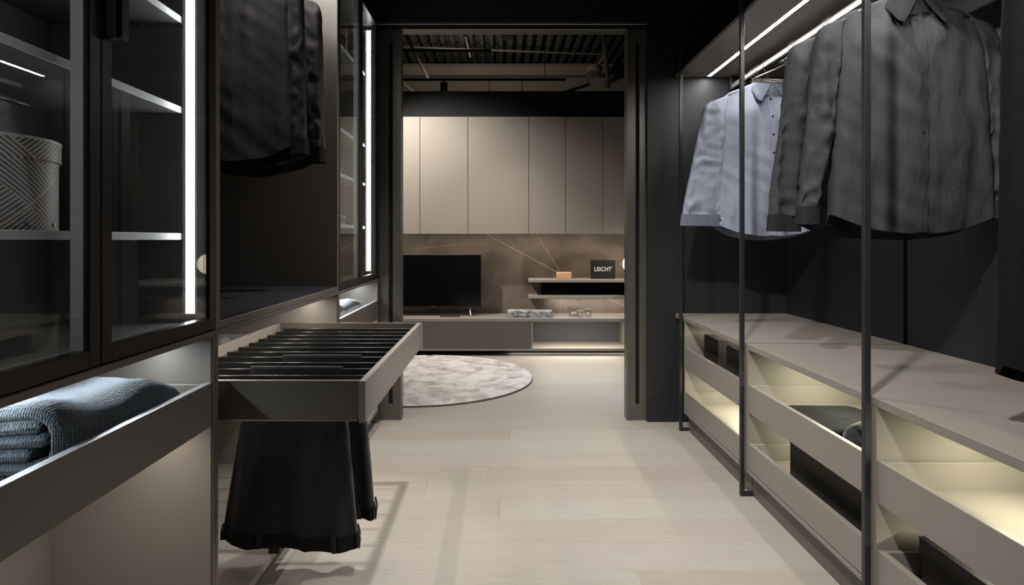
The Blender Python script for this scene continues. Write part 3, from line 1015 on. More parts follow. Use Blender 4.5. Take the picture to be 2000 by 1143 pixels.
    if sleeves:
        for side, S in ((-1, sl), (1, sr or sl)):
            if S is None: continue
            zs = [p[0] + dz for p in S]
            xin = [(p[0] + dz, p[1]) for p in S][::-1]; xout = [(p[0] + dz, p[2]) for p in S][::-1]
            ztop, zcuff = zs[0], zs[-1]
            n1, n2 = 28, 46
            def SP(i, j, z0=ztop, z1=zcuff + .055, rows=n2, flare=0, thick=.030):
                tt = j / (rows - 1)
                z = z0 + (z1 - z0) * tt
                a, b_ = pl(xin, z), pl(xout, z)
                # rounded shoulder: lower the outer side at the top
                c, h = (a + b_) / 2, (b_ - a) / 2 + flare
                ang = 2 * math.pi * i / n1
                ca, sa = math.cos(ang), math.sin(ang)
                x = c + h * (1 if ca > 0 else -1) * abs(ca) ** .75
                dth = thick * min(1, .25 + tt * 6)
                y = -dth * (1 if sa > 0 else -1) * abs(sa) ** .6
                nz = mn.noise(Vector((x * 22 + seed * 3 + side * 9, sa, z * 2.2))) * .026 + mn.noise(Vector((x * 26 + z * 22, sa + seed, z * 14))) * .012 + mn.noise(Vector((x * 12 - z * 10, sa * 2 + seed, z * 34))) * .009 * (1 + 1.5 * math.exp(-((tt - .5) / .12) ** 2) + 1.8 * math.exp(-((tt - .95) / .08) ** 2))
                y += nz * abs(sa) ** .5 * min(1, tt * 6)
                zz = z
                if j < 6: zz -= (1 - j / 6) * .22 * max(0, x - a) ** 1.0
                return Vector((cx + side * x, cy + y - .002, zz))
            bm, V = grid_mesh(SP, n1, n2, True)
            bm.faces.new(V[0])
            bmesh.ops.recalc_face_normals(bm, faces=bm.faces)
            s = obj('sleeve', bm, mat, t, smooth=True)
            bm, V = grid_mesh(lambda i, j: SP(i, j + 40, zcuff + .062 + (0), zcuff, 8, .004, .034) if False else SP_c(i, j, n1, S, dz, side, cx, cy, zcuff, xin, xout), n1, 5, True)
            bmesh.ops.solidify(bm, geom=bm.faces[:], thickness=.002)
            bmesh.ops.recalc_face_normals(bm, faces=bm.faces)
            cf = obj('cuff', bm, mat, s, smooth=True, angle=60)
            a = pl(xin, zcuff)
            obj('cuff_button', lathe_y((cx + side * (a + .018), cy - .036, zcuff + .03), .0052, .0022), 'button', s)
    return t


def SP_c(i, j, n1, S, dz, side, cx, cy, zc, xin, xout):
    z = zc + .060 * (1 - j / 4)
    a, b_ = pl(xin, z), pl(xout, z)
    c, h = (a + b_) / 2, (b_ - a) / 2 + .004
    ang = 2 * math.pi * i / n1
    ca, sa = math.cos(ang), math.sin(ang)
    x = c + h * (1 if ca > 0 else -1) * abs(ca) ** .75
    y = -.034 * (1 if sa > 0 else -1) * abs(sa) ** .6
    return Vector((cx + side * x, cy + y - .002, z + .02 * (x - c)))


def lathe_y(c, r, th):
    bm = bmesh.new()
    seg = 14
    A = [bm.verts.new((c[0] + r * math.cos(2 * math.pi * k / seg), c[1], c[2] + r * math.sin(2 * math.pi * k / seg))) for k in range(seg)]
    B = [bm.verts.new((c[0] + .8 * r * math.cos(2 * math.pi * k / seg), c[1] - th, c[2] + .8 * r * math.sin(2 * math.pi * k / seg))) for k in range(seg)]
    for k in range(seg): bm.faces.new((A[k], A[(k + 1) % seg], B[(k + 1) % seg], B[k]))
    bm.faces.new(A); bm.faces.new(list(reversed(B)))
    bmesh.ops.recalc_face_normals(bm, faces=bm.faces)
    return bm


SL_BLUE = [(1.846, .200, .240), (1.835, .205, .295), (1.815, .212, .322), (1.78, .216, .334), (1.62, .226, .368), (1.46, .236, .400), (1.30, .238, .432), (1.17, .240, .452)]
SL_D1 = [(1.846, .200, .240), (1.835, .212, .285), (1.815, .222, .304), (1.78, .232, .312), (1.64, .246, .330), (1.44, .258, .348), (1.30, .296, .360), (1.215, .310, .369), (1.15, .312, .372)]
SL_D2 = [(1.846, .200, .240), (1.835, .212, .285), (1.815, .224, .306), (1.78, .235, .316), (1.69, .245, .325), (1.50, .255, .348), (1.32, .268, .372), (1.13, .274, .386)]
SL_R = [(1.846, .200, .240), (1.835, .212, .270), (1.815, .222, .284), (1.78, .230, .292), (1.60, .240, .300), (1.40, .250, .302), (1.22, .262, .308), (1.17, .264, .310)]

hanger(1.388, 3.225, 'wire hanger inside the blue-grey shirt', group='hangers carrying shirts')
make_shirt('shirt', 'blue-grey long-sleeved shirt hanging behind the middle post', 1.388, 3.225, 'shirt_blue', 1, zh=1.118, sl=SL_BLUE, sr=SL_R)
hanger(1.372, 2.285, 'wire hanger inside the partly hidden charcoal shirt', group='hangers carrying shirts')
make_shirt('shirt', 'charcoal shirt hidden behind the front one, only its sleeve showing', 1.372, 2.285, 'shirt_dark', 2, zh=1.125, sl=SL_D2, sr=SL_R, dep=.045)
hanger(1.372, 2.085, 'wire hanger inside the large charcoal front shirt', group='hangers carrying shirts')
make_shirt('shirt', 'large charcoal button-up shirt at the front right', 1.372, 2.085, 'shirt_dark', 3, zh=1.120, sl=SL_D1, sr=SL_R)
hanger(1.40, 1.45, 'wire hanger inside the long black garment', group='hangers carrying shirts')
make_shirt('long_dress', 'long black sleeveless garment at the right edge of the photo', 1.40, 1.45, 'dress', 4, zh=.765, collar=False, sleeves=False, buttons=0, cat='dress',
           halfw=[(0, .228), (.3, .222), (.6, .218), (.8, .216), (1, .205)], dep=.05)

# ------------------------------------------------------------------ things in the right-hand drawers
def open_box(name, label, x0, x1, y0, y1, z0, z1, mat, t=.006, group=None):
    th = thing(name, label, 'box', ((x0 + x1) / 2, (y0 + y1) / 2, z0), group=group)
    obj('box_bottom', bx(x0, x1, y0, y1, z0, z0 + t), mat, th)
    for a in ((x0, x1, y0, y0 + t), (x0, x1, y1 - t, y1), (x0, x0 + t, y0 + t, y1 - t), (x1 - t, x1, y0 + t, y1 - t)):
        obj('box_wall', bx(*a, z0 + t, z1), mat, th)
    return th


open_box('storage_box', 'black open storage box against the far end of the upper drawer', 1.135, 1.60, 3.235, 3.455, .407, .572, 'blackbox')
open_box('storage_box', 'black open storage box beside the middle post in the upper drawer', 1.140, 1.60, 2.74, 3.13, .407, .568, 'blackbox')
open_box('storage_box', 'wide black storage box in the lower drawer of the middle unit', 1.130, 1.60, 1.83, 2.42, .166, .345, 'blackbox')

# lidded box with an embossed stripe pattern
pb = thing('gift_box', 'black lidded box with embossed stripes in the nearest lower drawer', 'box', (1.36, 1.45, .166))
obj('box_base', bx(1.145, 1.585, 1.225, 1.685, .166, .270, .002), 'chevron_dark', pb)
obj('lid', bx(1.14, 1.59, 1.22, 1.69, .245, .289, .002), 'chevron_dark', pb)
obj('lid_edge', bx(1.1385, 1.5915, 1.2185, 1.6915, .2885, .2905, .0005), 'blackbox', pb)


def slab_cloth(x0, x1, y0, y1, z0, z1, layers, seed, amp=.006, nu=48, nv=10):
    """a folded cloth: stacked soft layers, one closed rounded skin per layer"""
    bm = bmesh.new()
    h = (z1 - z0) / layers
    for L in range(layers):
        za, zb2 = z0 + L * h, z0 + (L + 1) * h
        ox, oy = mn.noise(Vector((L * 3.1, seed, 0))) * .012, mn.noise(Vector((L * 2.3, seed, 7))) * .012
        cx, cy = (x0 + x1) / 2 + ox, (y0 + y1) / 2 + oy
        hx, hy = (x1 - x0) / 2 - abs(ox) - .001, (y1 - y0) / 2 - abs(oy) - .001
        rows = [(.90, -.5), (.985, -.38), (1.0, 0), (.985, .38), (.90, .5)]
        rings = []
        for s, zz in rows:
            ring = []
            for i in range(nu):
                a = 2 * math.pi * i / nu
                ca, sa = math.cos(a), math.sin(a)
                px = (1 if ca > 0 else -1) * abs(ca) ** .28; py = (1 if sa > 0 else -1) * abs(sa) ** .28
                x, y = cx + hx * s * px, cy + hy * s * py
                z = (za + zb2) / 2 + zz * h * .99
                if L == layers - 1 or zz < 0: z += mn.noise(Vector((x * 9, y * 9, seed + L))) * amp * (1 if zz > 0 else .3)
                ring.append(bm.verts.new((x, y, max(z, z0))))
            rings.append(ring)
        for A, B in zip(rings, rings[1:]):
            for k in range(nu): bm.faces.new((A[k], A[(k + 1) % nu], B[(k + 1) % nu], B[k]))
        for ring, rev in ((rings[0], True), (rings[-1], False)):
            c = Vector((0, 0, 0))
            prev = ring
            for s in (.75, .45, .2):
                new = []
                for v in ring:
                    x, y = cx + (v.co.x - cx) * s, cy + (v.co.y - cy) * s
                    z = v.co.z + (0 if rev else mn.noise(Vector((x * 9, y * 9, seed + 20))) * amp + .25 * amp)
                    new.append(bm.verts.new((x, y, max(z, z0))))
                for k in range(nu): bm.faces.new((prev[k], prev[(k + 1) % nu], new[(k + 1) % nu], new[k]))
                prev = new
            bm.faces.new(prev)
    bmesh.ops.recalc_face_normals(bm, faces=bm.faces)
    return bm


single('folded_jeans', slab_cloth(1.085, 1.40, 2.10, 2.46, .407, .447, 3, 5), 'denim', 'folded black jeans lying in the middle upper drawer', 'jeans', (1.25, 2.28, .407), smooth=True)


def roll(cx, cy, cz, r, half, axis, seed, amp=.01):
    bm = bmesh.new()
    n, m_ = 40, 24
    rings = []
    for j in range(m_ + 1):
        t = -1 + 2 * j / m_
        rr = r * (1 - abs(t) ** 4) ** .5 if abs(t) < 1 else .002
        ring = []
        for k in range(n):
            a = 2 * math.pi * k / n
            q = rr * (1 + .12 * mn.noise(Vector((math.cos(a) * 2, math.sin(a) * 2, t * 3 + seed))))
            p, s = q * math.cos(a), max(-r * .86, q * math.sin(a))
            pos = (cx + p, cy + t * half, cz + s) if axis == 'y' else (cx + t * half, cy + p, cz + s)
            ring.append(bm.verts.new(pos))
        rings.append(ring)
    for A, B in zip(rings, rings[1:]):
        for k in range(n): bm.faces.new((A[k], A[(k + 1) % n], B[(k + 1) % n], B[k]))
    bm.faces.new(rings[0]); bm.faces.new(rings[-1])
    bmesh.ops.recalc_face_normals(bm, faces=bm.faces)
    return bm


single('rolled_sweater', roll(1.27, 1.985, .407 + .058 * .9, .058, .17, 'x', 3), 'fleece', 'rolled fluffy black sweater beside the folded jeans', 'sweater', (1.27, 1.985, .408), smooth=True)

# ------------------------------------------------------------------ things in the left run
# striped round hatbox on the glass cabinet shelf
hb_ = thing('hatbox', 'round striped hatbox with golden diamond lines on a shelf', 'hatbox', (-1.001, 1.172, 1.1162))
def hbobj(name, prof, mat, par=None, bev=False):
    bm = lathe(prof, (0, 0, 0), 72)
    me = bpy.data.meshes.new(name); bm.to_mesh(me); bm.free()
    me.materials.append(M[mat])
    for p in me.polygons: p.use_smooth = True
    me.set_sharp_from_angle(angle=R(35))
    o = bpy.data.objects.new(name, me); COL.objects.link(o); o.parent = par or hb_
    return o
hbobj('box_base', [(.128, 0), (.1345, .001), (.1345, .150)], 'chevron')
ld = hbobj('lid', [(.1365, .133), (.139, .134), (.139, .171), (.137, .174), (.05, .174)], 'chevron')
M['brass'] = pm('brass', (.55, .42, .2), .35, metal=.9)
hbobj('lid_rim', [(.1392, .170), (.1402, .1725), (.1392, .175), (.136, .1752)], 'plastic_grey', ld)
for a in (-75, -45, -15, 15):
    aa = R(a)
    p = Vector((.1345 * math.cos(aa), .1345 * math.sin(aa), .012))
    bm = tube([p, p * 1.014 + Vector((0, 0, -.00017))], .004, 10)
    me = bpy.data.meshes.new('eyelet'); bm.to_mesh(me); bm.free(); me.materials.append(M['button'])
    o = bpy.data.objects.new('eyelet', me); COL.objects.link(o); o.parent = hb_


# knitted blanket: one outer wrap with inner folded layers
def blanket(x0, x1, y0, y1, z0, h, seed, nl=6, fine=True):
    """cross-section in xz: folded strip, fold loops at the x1 side; extruded along y"""
    bm = bmesh.new()
    uvl = bm.loops.layers.uv.new('UVMap')
    path = []
    t = h / nl
    # zig-zag path of the cloth's middle line
    for L in range(nl):
        z = z0 + t * (L + .5)
        inset = 0 if L in (0, nl - 1) else .030 + .012 * ((L * 7) % 3)
        xa, xb_ = x0 + .02, x1 - t * .5 - inset
        pts = [(xa + (xb_ - xa) * k / 9, z) for k in range(10)]
        if L % 2: pts = pts[::-1]
        path.append(pts)
    NY = 70 if fine else 30
    def sheet(pts, rad):
        # closed loop around the sheet's middle line
        n = len(pts)
        loop = []
        for k in range(n):
            a = Vector(pts[max(0, k - 1)]); b_ = Vector(pts[min(n - 1, k + 1)])
            d = (b_ - a).normalized(); nrm = Vector((-d.y, d.x))
            loop.append((Vector(pts[k]) + nrm * rad))
        d = (Vector(pts[-1]) - Vector(pts[-2])).normalized(); nrm = Vector((-d.y, d.x))
        for q in (45, 90, 135):
            loop.append(Vector(pts[-1]) + nrm * rad * math.cos(R(q)) + d * rad * math.sin(R(q)))
        for k in range(n - 1, -1, -1):
            a = Vector(pts[max(0, k - 1)]); b_ = Vector(pts[min(n - 1, k + 1)])
            dd = (b_ - a).normalized(); nn = Vector((-dd.y, dd.x))
            loop.append((Vector(pts[k]) - nn * rad))
        d = (Vector(pts[0]) - Vector(pts[1])).normalized(); nrm = Vector((-d.y, d.x))
        for q in (45, 90, 135):
            loop.append(Vector(pts[0]) + nrm * rad * math.cos(R(q)) + d * rad * math.sin(R(q)))
        L = len(loop)
        per = [0]
        for k in range(L): per.append(per[-1] + (loop[(k + 1) % L] - loop[k]).length)
        rows = []
        ey0 = mn.noise(Vector((pts[0][1] * 60, seed, 1))) * .012
        ey1 = mn.noise(Vector((pts[0][1] * 60, seed, 5))) * .012
        for j in range(NY + 1):
            tt = j / NY
            y = y0 + ey0 + (y1 + ey1 - y0 - ey0) * tt
            e = min(1, min(tt, 1 - tt) * NY / 2.5)
            sc = math.sqrt(max(0.0, 1 - (1 - e) ** 2)) * .85 + .15
            row = []
            for k in range(L):
                p = loop[k]
                c = Vector(pts[min(len(pts) - 1, k if k < len(pts) else max(0, len(pts) * 2 + 2 - k))])
                zc_ = c.y
                hgt = (p.y - z0) / h
                zz = zc_ + (p.y - zc_) * sc
                # soft undulation of the whole stack, sagging towards the far end
                un = mn.noise(Vector((p.x * 6 + seed, y * 5, 2))) * .020 + mn.noise(Vector((p.x * 13, y * 11 + seed, 9))) * .006
                zz += un * hgt
                zz -= hgt * h * .22 * sm(.70, 1.0, tt) ** 2
                zz += hgt * .018 * math.exp(-((tt - .10) / .16) ** 2)
                xx = p.x + mn.noise(Vector((y * 7, p.y * 30, seed + 4))) * .008 * sm(x0, x1, p.x)
                row.append(bm.verts.new((xx, y, max(zz, z0 + .0005))))
            rows.append(row)
        for j in range(NY):
            for k in range(L):
                f = bm.faces.new((rows[j][k], rows[j][(k + 1) % L], rows[j + 1][(k + 1) % L], rows[j + 1][k]))
                for lp, (kk, jj) in zip(f.loops, ((k, j), (k + 1, j), (k + 1, j + 1), (k, j + 1))):
                    lp[uvl].uv = (per[kk], (y1 - y0) * jj / NY)
        for rw in (rows[0], rows[-1]):
            f = bm.faces.new(rw)
            for lp in f.loops: lp[uvl].uv = (lp.vert.co.x, lp.vert.co.z)
    rad = t * .56
    # outer wrap: bottom layer, round the front, top layer
    zb0, zt0 = z0 + t * .5, z0 + h - t * .5
    wrap = [(x0 + (x1 - h * .5 - x0) * k / 9, zb0) for k in range(10)]
    for q in range(1, 8):
        a = -90 + q * 180 / 8
        wrap.append((x1 - h * .5 + (h * .5 - t * .5) * math.cos(R(a)), (zb0 + zt0) / 2 + (zt0 - zb0) / 2 * math.sin(R(a))))
    wrap += [(x1 - h * .5 + (x0 - x1 + h * .5) * k / 9, zt0) for k in range(10)]
    sheet(wrap, rad)
    for L in range(1, nl - 1):
        sheet(path[L], rad * .96)
    bmesh.ops.recalc_face_normals(bm, faces=bm.faces)
    return bm


single('knitted_blanket', blanket(-1.115, -.763, 1.075, 1.50, .6625, .122, 2), 'knit', 'folded dark blue knitted blanket in the near left drawer', 'blanket', (-.93, 1.29, .6625), smooth=True)
single('plush_throw', blanket(-1.06, -.763, 2.95, 3.48, .6625, .115, 6, nl=3, fine=False), 'grey_throw', 'silver grey plush throw in the drawer beside the doorway', 'throw', (-.9, 3.2, .6625), smooth=True)

# folded jersey, spectacles and a stem in the glass cabinet by the door
single('folded_jersey', slab_cloth(-1.10, -.835, 2.98, 3.34, 1.4367, 1.50, 4, 9), 'dark_knit', 'folded charcoal jersey on a shelf of the cabinet beside the doorway', 'sweater', (-.97, 3.16, 1.4367), smooth=True)
gl = thing('spectacles', 'wire-rimmed spectacles lying on the lowest cabinet shelf by the doorway', 'glasses', (-.85, 3.33, 1.1797))
for dy in (-.033, .033):
    obj('rim', tube([(-.85, 3.33 + dy + .026 * math.cos(R(a)), 1.1797 + .025 + .023 * math.sin(R(a))) for a in range(0, 360, 20)], .0018, 6, closed=True), 'steel', gl, smooth=True)
obj('bridge', tube([(-.85, 3.323, 1.208), (-.85, 3.33, 1.212), (-.85, 3.337, 1.208)], .0016, 6), 'steel', gl)
for s in (-1, 1):
    obj('temple', tube([(-.852, 3.33 + s * .06, 1.206), (-.93, 3.33 + s * .06, 1.203), (-.97, 3.33 + s * .058, 1.187), (-.985, 3.33 + s * .057, 1.1815)], .0016, 6), 'steel', gl)
single('dried_stem', tube([(-.90, 3.62, 2.0927), (-.90, 3.62, 2.18), (-.903, 3.62, 2.24), (-.896, 3.61, 2.26), (-.904, 3.62, 2.30), (-.90, 3.615, 2.35)], [.006, .005, .006, .005, .006, .003], 8), 'stem',
       'thin pale dried stem standing on the top cabinet shelf', 'stem', (-.90, 3.62, 2.0927), smooth=True)

# black shirts in the niche
SLN = [(1.846, .200, .240), (1.835, .212, .275), (1.815, .222, .290), (1.78, .230, .296), (1.60, .238, .302), (1.40, .246, .306), (1.20, .252, .312), (1.15, .252, .314)]
for y, lab, sd in ((2.60, 'black shirt at the back of the dark niche', 11), (2.36, 'black shirt hanging in front in the dark niche', 12)):
    hanger(-1.05, y, lab.replace('black shirt', 'wire hanger of the shirt'), dz=.272, group='hangers in the niche')
    make_shirt('shirt', lab, -1.05, y, 'shirt_black', sd, zh=1.12, sl=SLN, dz=.272, dep=.05, group='black shirts in the niche')


# trousers hung over the pull-out bars
def trousers(label, xc, y, xtop, zbot_l, zbot_r, flare, seed, side_swing=0):
    t = thing('trousers', label, 'trousers', (xc, y, min(zbot_l, zbot_r)), group='trousers on the pull-out rack')
    ztop = .7145
    n, m_ = 80, 60
    def PT(i, j, t0=0., t1=1., off=0., rows=m_):
        tt = t0 + (t1 - t0) * j / (rows - 1)
        a = 2 * math.pi * i / n
        ca, sa = math.cos(a), math.sin(a)
        u = (1 if ca > 0 else -1) * abs(ca) ** .7
        xl, xr = xc - xtop / 2 - flare[0] * tt - off, xc + xtop / 2 + flare[1] * tt + off
        x = xl + (xr - xl) * (u + 1) / 2
        zb = zbot_l + (zbot_r - zbot_l) * (u + 1) / 2 - .006 * math.cos(u * 2.0 + .6)
        z = ztop + (zb - ztop) * tt
        D = .0085 + .030 * sm(.02, .35, tt)
        y_ = -(D + off) * (1 if sa > 0 else -1) * abs(sa) ** .5
        fold = .012 * math.sin(u * 5.2 + seed + tt * .5) + .026 * mn.noise(Vector((u * 3 + seed, sa, tt * 2.0)))
        fold -= .020 * max(0, 1 - abs(u - .34 + .10 * tt) / .13) + .018 * max(0, 1 - abs(u + .52) / .17)
        y_ += fold * sm(.1, .7, tt) * abs(sa) ** .5
        return Vector((x, y + y_, z))
    bm, V = grid_mesh(PT, n, m_, True)
    for i in range(n // 2 - 1):
        try: bm.faces.new((V[0][i], V[0][i + 1], V[0][n - 1 - i - 1], V[0][n - 1 - i]))
        except ValueError: pass
    try: bm.faces.new((V[0][n // 2 - 1], V[0][n // 2], V[0][n // 2 + 1])) if False else None
    except ValueError: pass
    bmesh.ops.recalc_face_normals(bm, faces=bm.faces)
    obj('legs', bm, 'suiting', t, smooth=True)
    bm, V = grid_mesh(lambda i, j: PT(i, j, .925, 1.004, .0025, 5), n, 5, True)
    bmesh.ops.solidify(bm, geom=bm.faces[:], thickness=.002)
    bmesh.ops.recalc_face_normals(bm, faces=bm.faces)
    wb_ = obj('waistband', bm, 'suiting', t, smooth=True, angle=60)
    for i in (12, 23, 34, 2, 75):
        p0, p1 = PT(i, 0, .905, 1, .008, 2), PT(i, 1, .905, 1.0, .008, 2)
        bm = bmesh.new()
        d = Vector((.006, 0, 0)) if i not in (2, 75) else Vector((0, .006, 0))
        o_ = Vector((0, -.003, 0)) if i not in (2, 75) else Vector((.003, 0, 0))
        vs = []
        for p in (p0, (p0 + p1) / 2 + o_ * 1.5, p1):
            vs.append([bm.verts.new(p - d), bm.verts.new(p + d), bm.verts.new(p + d + o_), bm.verts.new(p - d + o_)])
        for A, B in zip(vs, vs[1:]):
            for k in range(4): bm.faces.new((A[k], A[(k + 1) % 4], B[(k + 1) % 4], B[k]))
        bm.faces.new(vs[0]); bm.faces.new(vs[-1])
        bmesh.ops.recalc_face_normals(bm, faces=bm.faces)
        obj('belt_loop', bm, 'suiting', wb_)
    # waist tab hanging below the band
    p = PT(21, 1, .9, 1.0, .004, 2)
    obj('hook_tab', bx(p.x - .016, p.x + .016, p.y - .002, p.y + .002, p.z - .016, p.z + .01, .001), 'suiting', wb_)
    return t


trousers('black trousers on the front bar of the pull-out rack', -.6195, 1.788 + .0936, .281, .205, .165, (.082, .045), 1)
trousers('black trousers behind the front pair on the pull-out rack', -.5965, 1.788 + .0936 * 3, .262, .205, .170, (.02, .044), 4)

# ================================================================== THE ROOM BEYOND
# wall cabinets, each its own unit
UY = 5.95
edges = [(-2.0, -1.45), (-1.45, -1.25), (-1.25, -.777), (-.777, -.315), (-.315, .270), (.270, .624), (.624, .980), (.980, 1.52), (1.52, 2.06)]
labs = [None, None, 'beige wall cabinet cut off by the left door lining', 'beige wall cabinet above the television, second from the left', 'widest beige wall cabinet in the middle of the row',
        'narrow beige wall cabinet right of the widest one', 'narrow beige wall cabinet above the black sign', 'dim beige wall cabinet cut off by the right door lining', None]
for (a, b_), lab in zip(edges, labs):
    if lab is None: continue
    c = thing('wall_cabinet', lab, 'cabinet', ((a + b_) / 2, 6.12, 1.154), group='wall cabinets over the stone panel')
    obj('body', bx(a + .001, b_ - .001, UY + .021, FY - .0125, 1.182, 2.278, .001), 'lacquer_light', c)
    obj('door', bx(a + .0025, b_ - .0025, UY, UY + .0195, 1.154, 2.280, .0012), 'lacquer_light', c)
    led('led_strip', c, a + .01, b_ - .01, UY + .045, UY + .057, 1.176, 1.1818, 'led_under', '-z')

# low sideboard
SY = 5.85
sb = thing('sideboard', 'long low taupe sideboard below the television', 'sideboard', (0, 6.07, 0))
x0, x1, xm = -1.95, 2.0, .29
obj('top_board', bx(x0, x1, SY, FY - .0125, .322, .3535, .0015), 'lacquer', sb)
obj('bottom_board', bx(x0, x1, SY, FY - .0125, .048, .072, .0015), 'lacquer', sb)
obj('back_panel', bx(x0, x1, FY - .03, FY - .0127, .0725, .3215, 0), 'lacquer', sb)
for a in (x0, -.75, xm - .006, 1.2, x1 - .018):
    obj('divider', bx(a, a + .018, SY + .003, FY - .031, .0725, .3215), 'lacquer', sb)
for a, b_ in ((x0 + .02, -.752), (-.728, xm - .008)):
    obj('flap_front', bx(a, b_, SY - .001, SY + .018, .076, .316), 'carcass', sb)  # front boards toned darker, their shade worked into the colour
obj('plinth', bx(x0 + .05, x1 - .05, SY + .16, FY - .03, 0, .0478, 0), 'black_metal', sb)
obj('niche_back', bx(xm + .014, 1.199, FY - .036, FY - .0305, .0726, .3213, 0), 'recess', sb)
led('led_strip', sb, xm + .05, 1.17, SY + .05, SY + .062, .3145, .3215, 'led_recess', '-z')
led('led_strip', sb, xm - .2, 1.9, SY + .13, SY + .145, .041, .0478, 'led_floor', '-z')

# double floating shelf
fs = thing('floating_shelf', 'beige double floating shelf with a black glass recess', 'shelf', (1.1, 6.15, .525))
def mitred(z0, z1):
    return bx(.2736, 2.0, 6.02, FY - .0125, z0, z1, .002)
obj('upper_board', mitred(.683, .7125), 'lacquer_light', fs)
obj('return_board', bx(1.185, 2.0, 5.45, 6.0195, .683, .7125, .002), 'lacquer_light', fs)
obj('lower_board', mitred(.525, .5535), 'lacquer_light', fs)
obj('black_recess', bx(.40, 2.0, 6.10, FY - .0125, .5537, .6828, 0), 'dark_glass', fs)
led('led_strip', fs, .5, 1.9, 6.20, 6.212, .519, .5248, 'led_sideboard', '-z')

# things on the shelf
sg = thing('shop_sign', 'square black sign with white lettering on the floating shelf', 'sign', (1.006, 6.10, .7127))
obj('panel', bx(.886, 1.126, 6.09, 6.115, .7127, .897, .001), 'sign', sg)
def text(body, x, y, z, size, mat, parent, width=None, bold=.012):
    cu = bpy.data.curves.new('lettering', 'FONT')
    cu.body = body; cu.size = size; cu.align_x = 'CENTER'; cu.align_y = 'CENTER'; cu.offset = bold * size * 1.0; cu.extrude = .0006; cu.space_character = 1.06
    tmp = bpy.data.objects.new('tmp', cu); COL.objects.link(tmp)
    dg = bpy.context.evaluated_depsgraph_get()
    me = bpy.data.meshes.new_from_object(tmp.evaluated_get(dg))
    bpy.data.objects.remove(tmp)
    me.transform(Matrix.Rotation(R(90), 4, 'X'))
    if width:
        xs_ = [v.co.x for v in me.vertices]; k = width / (max(xs_) - min(xs_))
        me.transform(Matrix.Diagonal((k, 1, 1, 1)))
    me.transform(Matrix.Translation(Vector((x, y, z)) - wloc(parent)))
    me.materials.clear(); me.materials.append(M[mat])
    o = bpy.data.objects.new('lettering', me); COL.objects.link(o); o.parent = parent
    return o
text('LEICHT', 1.003, 6.0892, .8065, .056, 'white_paint', sg, .168, .022)
obj('accent_mark', bx(1.085, 1.091, 6.0885, 6.0898, .822, .832, 0), 'white_paint', sg)

single('table_speaker', bx(.552, .697, 6.08, 6.16, .7127, .7787, .006), 'oak_box', 'small light wooden speaker box on the floating shelf', 'speaker', (.62, 6.12, .7127), smooth=True, angle=40)
GX, GY = 1.226, 5.74
gb = thing('globe_lamp', 'glowing opal globe lamp half hidden behind the right door lining', 'lamp', (GX, GY, .7127))
obj('lamp_base', lathe([(.045, 0), (.045, .012), (.03, .016), (.03, .08)], (GX, GY, .7127), 28), 'steel', gb, smooth=True, angle=40)
bm = bmesh.new(); bmesh.ops.create_uvsphere(bm, u_segments=36, v_segments=20, radius=.095)
bmesh.ops.translate(bm, verts=bm.verts, vec=(GX, GY, .7127 + .160))
obj('globe', bm, 'globe', gb, smooth=True)

# television
tv = thing('television', 'flat black television standing on the sideboard', 'television', (-.648, 6.06, .3537))
obj('housing', bx(-1.106, -.190, 6.05, 6.085, .438, .955, .003), 'tv_plastic', tv)
obj('screen', bx(-1.098, -.198, 6.047, 6.0502, .452, .948, .0005), 'tv_screen', tv)
obj('bezel_logo', bx(-.675, -.635, 6.0465, 6.0498, .4425, .4475, 0), 'steel', tv)
for x in (-.30, -.996):
    bm = tube([(x, 6.065, .44), (x, 6.055, .40), (x + .012, 6.0, .3585)], [.010, .009, .006], 10)
    tube([(x, 6.065, .41), (x + .006, 6.12, .3585)], [.008, .006], 10, bm)
    obj('leg', bm, 'steel', tv, smooth=True, angle=40)
single('remote_control', (lambda b: bx(-.56, -.42, 5.975, 5.99, .367, .369, .0005, b))(bx(-.585, -.395, 5.965, 6.0, .3537, .367, .004)), 'black_metal', 'slim black remote control lying before the television', 'remote', (-.49, 5.98, .3537))

# book
bk = thing('book', 'thick book with a black and white marbled cover on the sideboard', 'book', (.285, 5.99, .3537))
obj('cover_board', bx(.065, .495, 5.90, 6.10, .3537, .357, .0006), 'book', bk)
obj('cover_board', bx(.065, .495, 5.90, 6.10, .410, .4135, .0006), 'book', bk)
obj('spine', bx(.065, .495, 5.8985, 5.9015, .3537, .4135, .0006), 'book', bk)
obj('page_block', bx(.07, .49, 5.902, 6.095, .3572, .4098, 0), 'paper', bk)

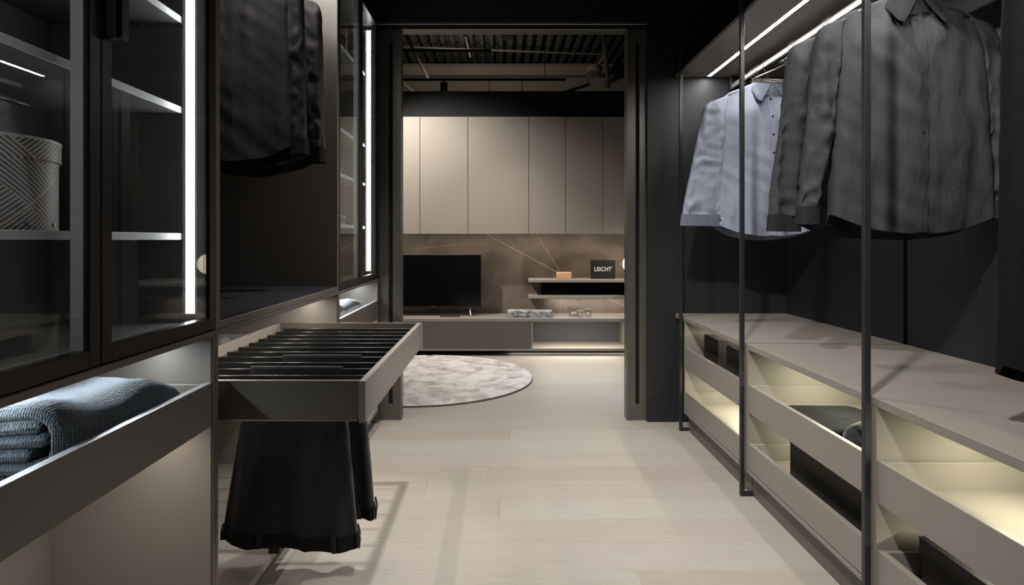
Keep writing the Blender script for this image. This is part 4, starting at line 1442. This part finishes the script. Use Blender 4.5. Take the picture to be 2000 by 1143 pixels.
# glass tealight holders
M['wax'] = pm('white_wax', (.8, .78, .72), .6)
for (x, y, r, h, lab) in ((.715, 6.06, .052, .088, 'largest glass candle holder of the three on the sideboard'), (.765, 5.955, .030, .058, 'smallest glass candle holder standing in front'), (.852, 6.03, .034, .066, 'right-hand glass candle holder of the three')):
    t = thing('candle_holder', lab, 'candle holder', (x, y, .3537), group='glass candle holders')
    obj('glass_cup', lathe([(.002, 0), (r * .94, 0), (r, .004), (r, h), (r - .004, h), (r - .005, .014), (.002, .013)], (x, y, .3537), 32, cap=False), 'jar_glass', t, smooth=True, angle=40)
    obj('candle', lathe([(r * .55, 0), (r * .55, .02), (r * .1, .021)], (x, y, .3537 + .0145), 24), 'wax', t, smooth=True, angle=40)
    obj('rim', lathe([(r - .003, 0), (r + .0015, .001), (r + .0015, .005), (r - .003, .006), (r - .003, 0)], (x, y, .3537 + h), 32, cap=False), 'plastic_grey', t, smooth=True, angle=40)

# round rug
rc, rr = (-.632, 4.93), .884
rg = thing('round_rug', 'large round sheen-mottled grey-beige rug in front of the sideboard', 'rug', (rc[0], rc[1], 0))
bm = bmesh.new()
NR, NA = 46, 160
rings = []
for j in range(1, NR + 1):
    ring = []
    r_ = (rr - .004) * j / NR
    for k in range(NA):
        a = 2 * math.pi * k / NA
        x, y = r_ * math.cos(a), r_ * math.sin(a)
        z = .020 + mn.noise(Vector((x * 14, y * 14, 0))) * .0035 + mn.noise(Vector((x * 45, y * 45, 3))) * .0016
        if j == NR: z = .012
        ring.append(bm.verts.new((rc[0] + x, rc[1] + y, z)))
    rings.append(ring)
c = bm.verts.new((rc[0], rc[1], .02))
for k in range(NA): bm.faces.new((c, rings[0][k], rings[0][(k + 1) % NA]))
for A, B in zip(rings, rings[1:]):
    for k in range(NA): bm.faces.new((A[k], B[k], B[(k + 1) % NA], A[(k + 1) % NA]))
bmesh.ops.recalc_face_normals(bm, faces=bm.faces)
pile = obj('pile', bm, 'rug', rg, smooth=True)
pile['kind'] = 'stuff'
obj('binding', lathe([(rr - .03, .0005), (rr, .0005), (rr + .001, .006), (rr - .003, .012), (rr - .03, .012)], (rc[0], rc[1], 0), 160), 'rug_edge', rg, smooth=True, angle=50)
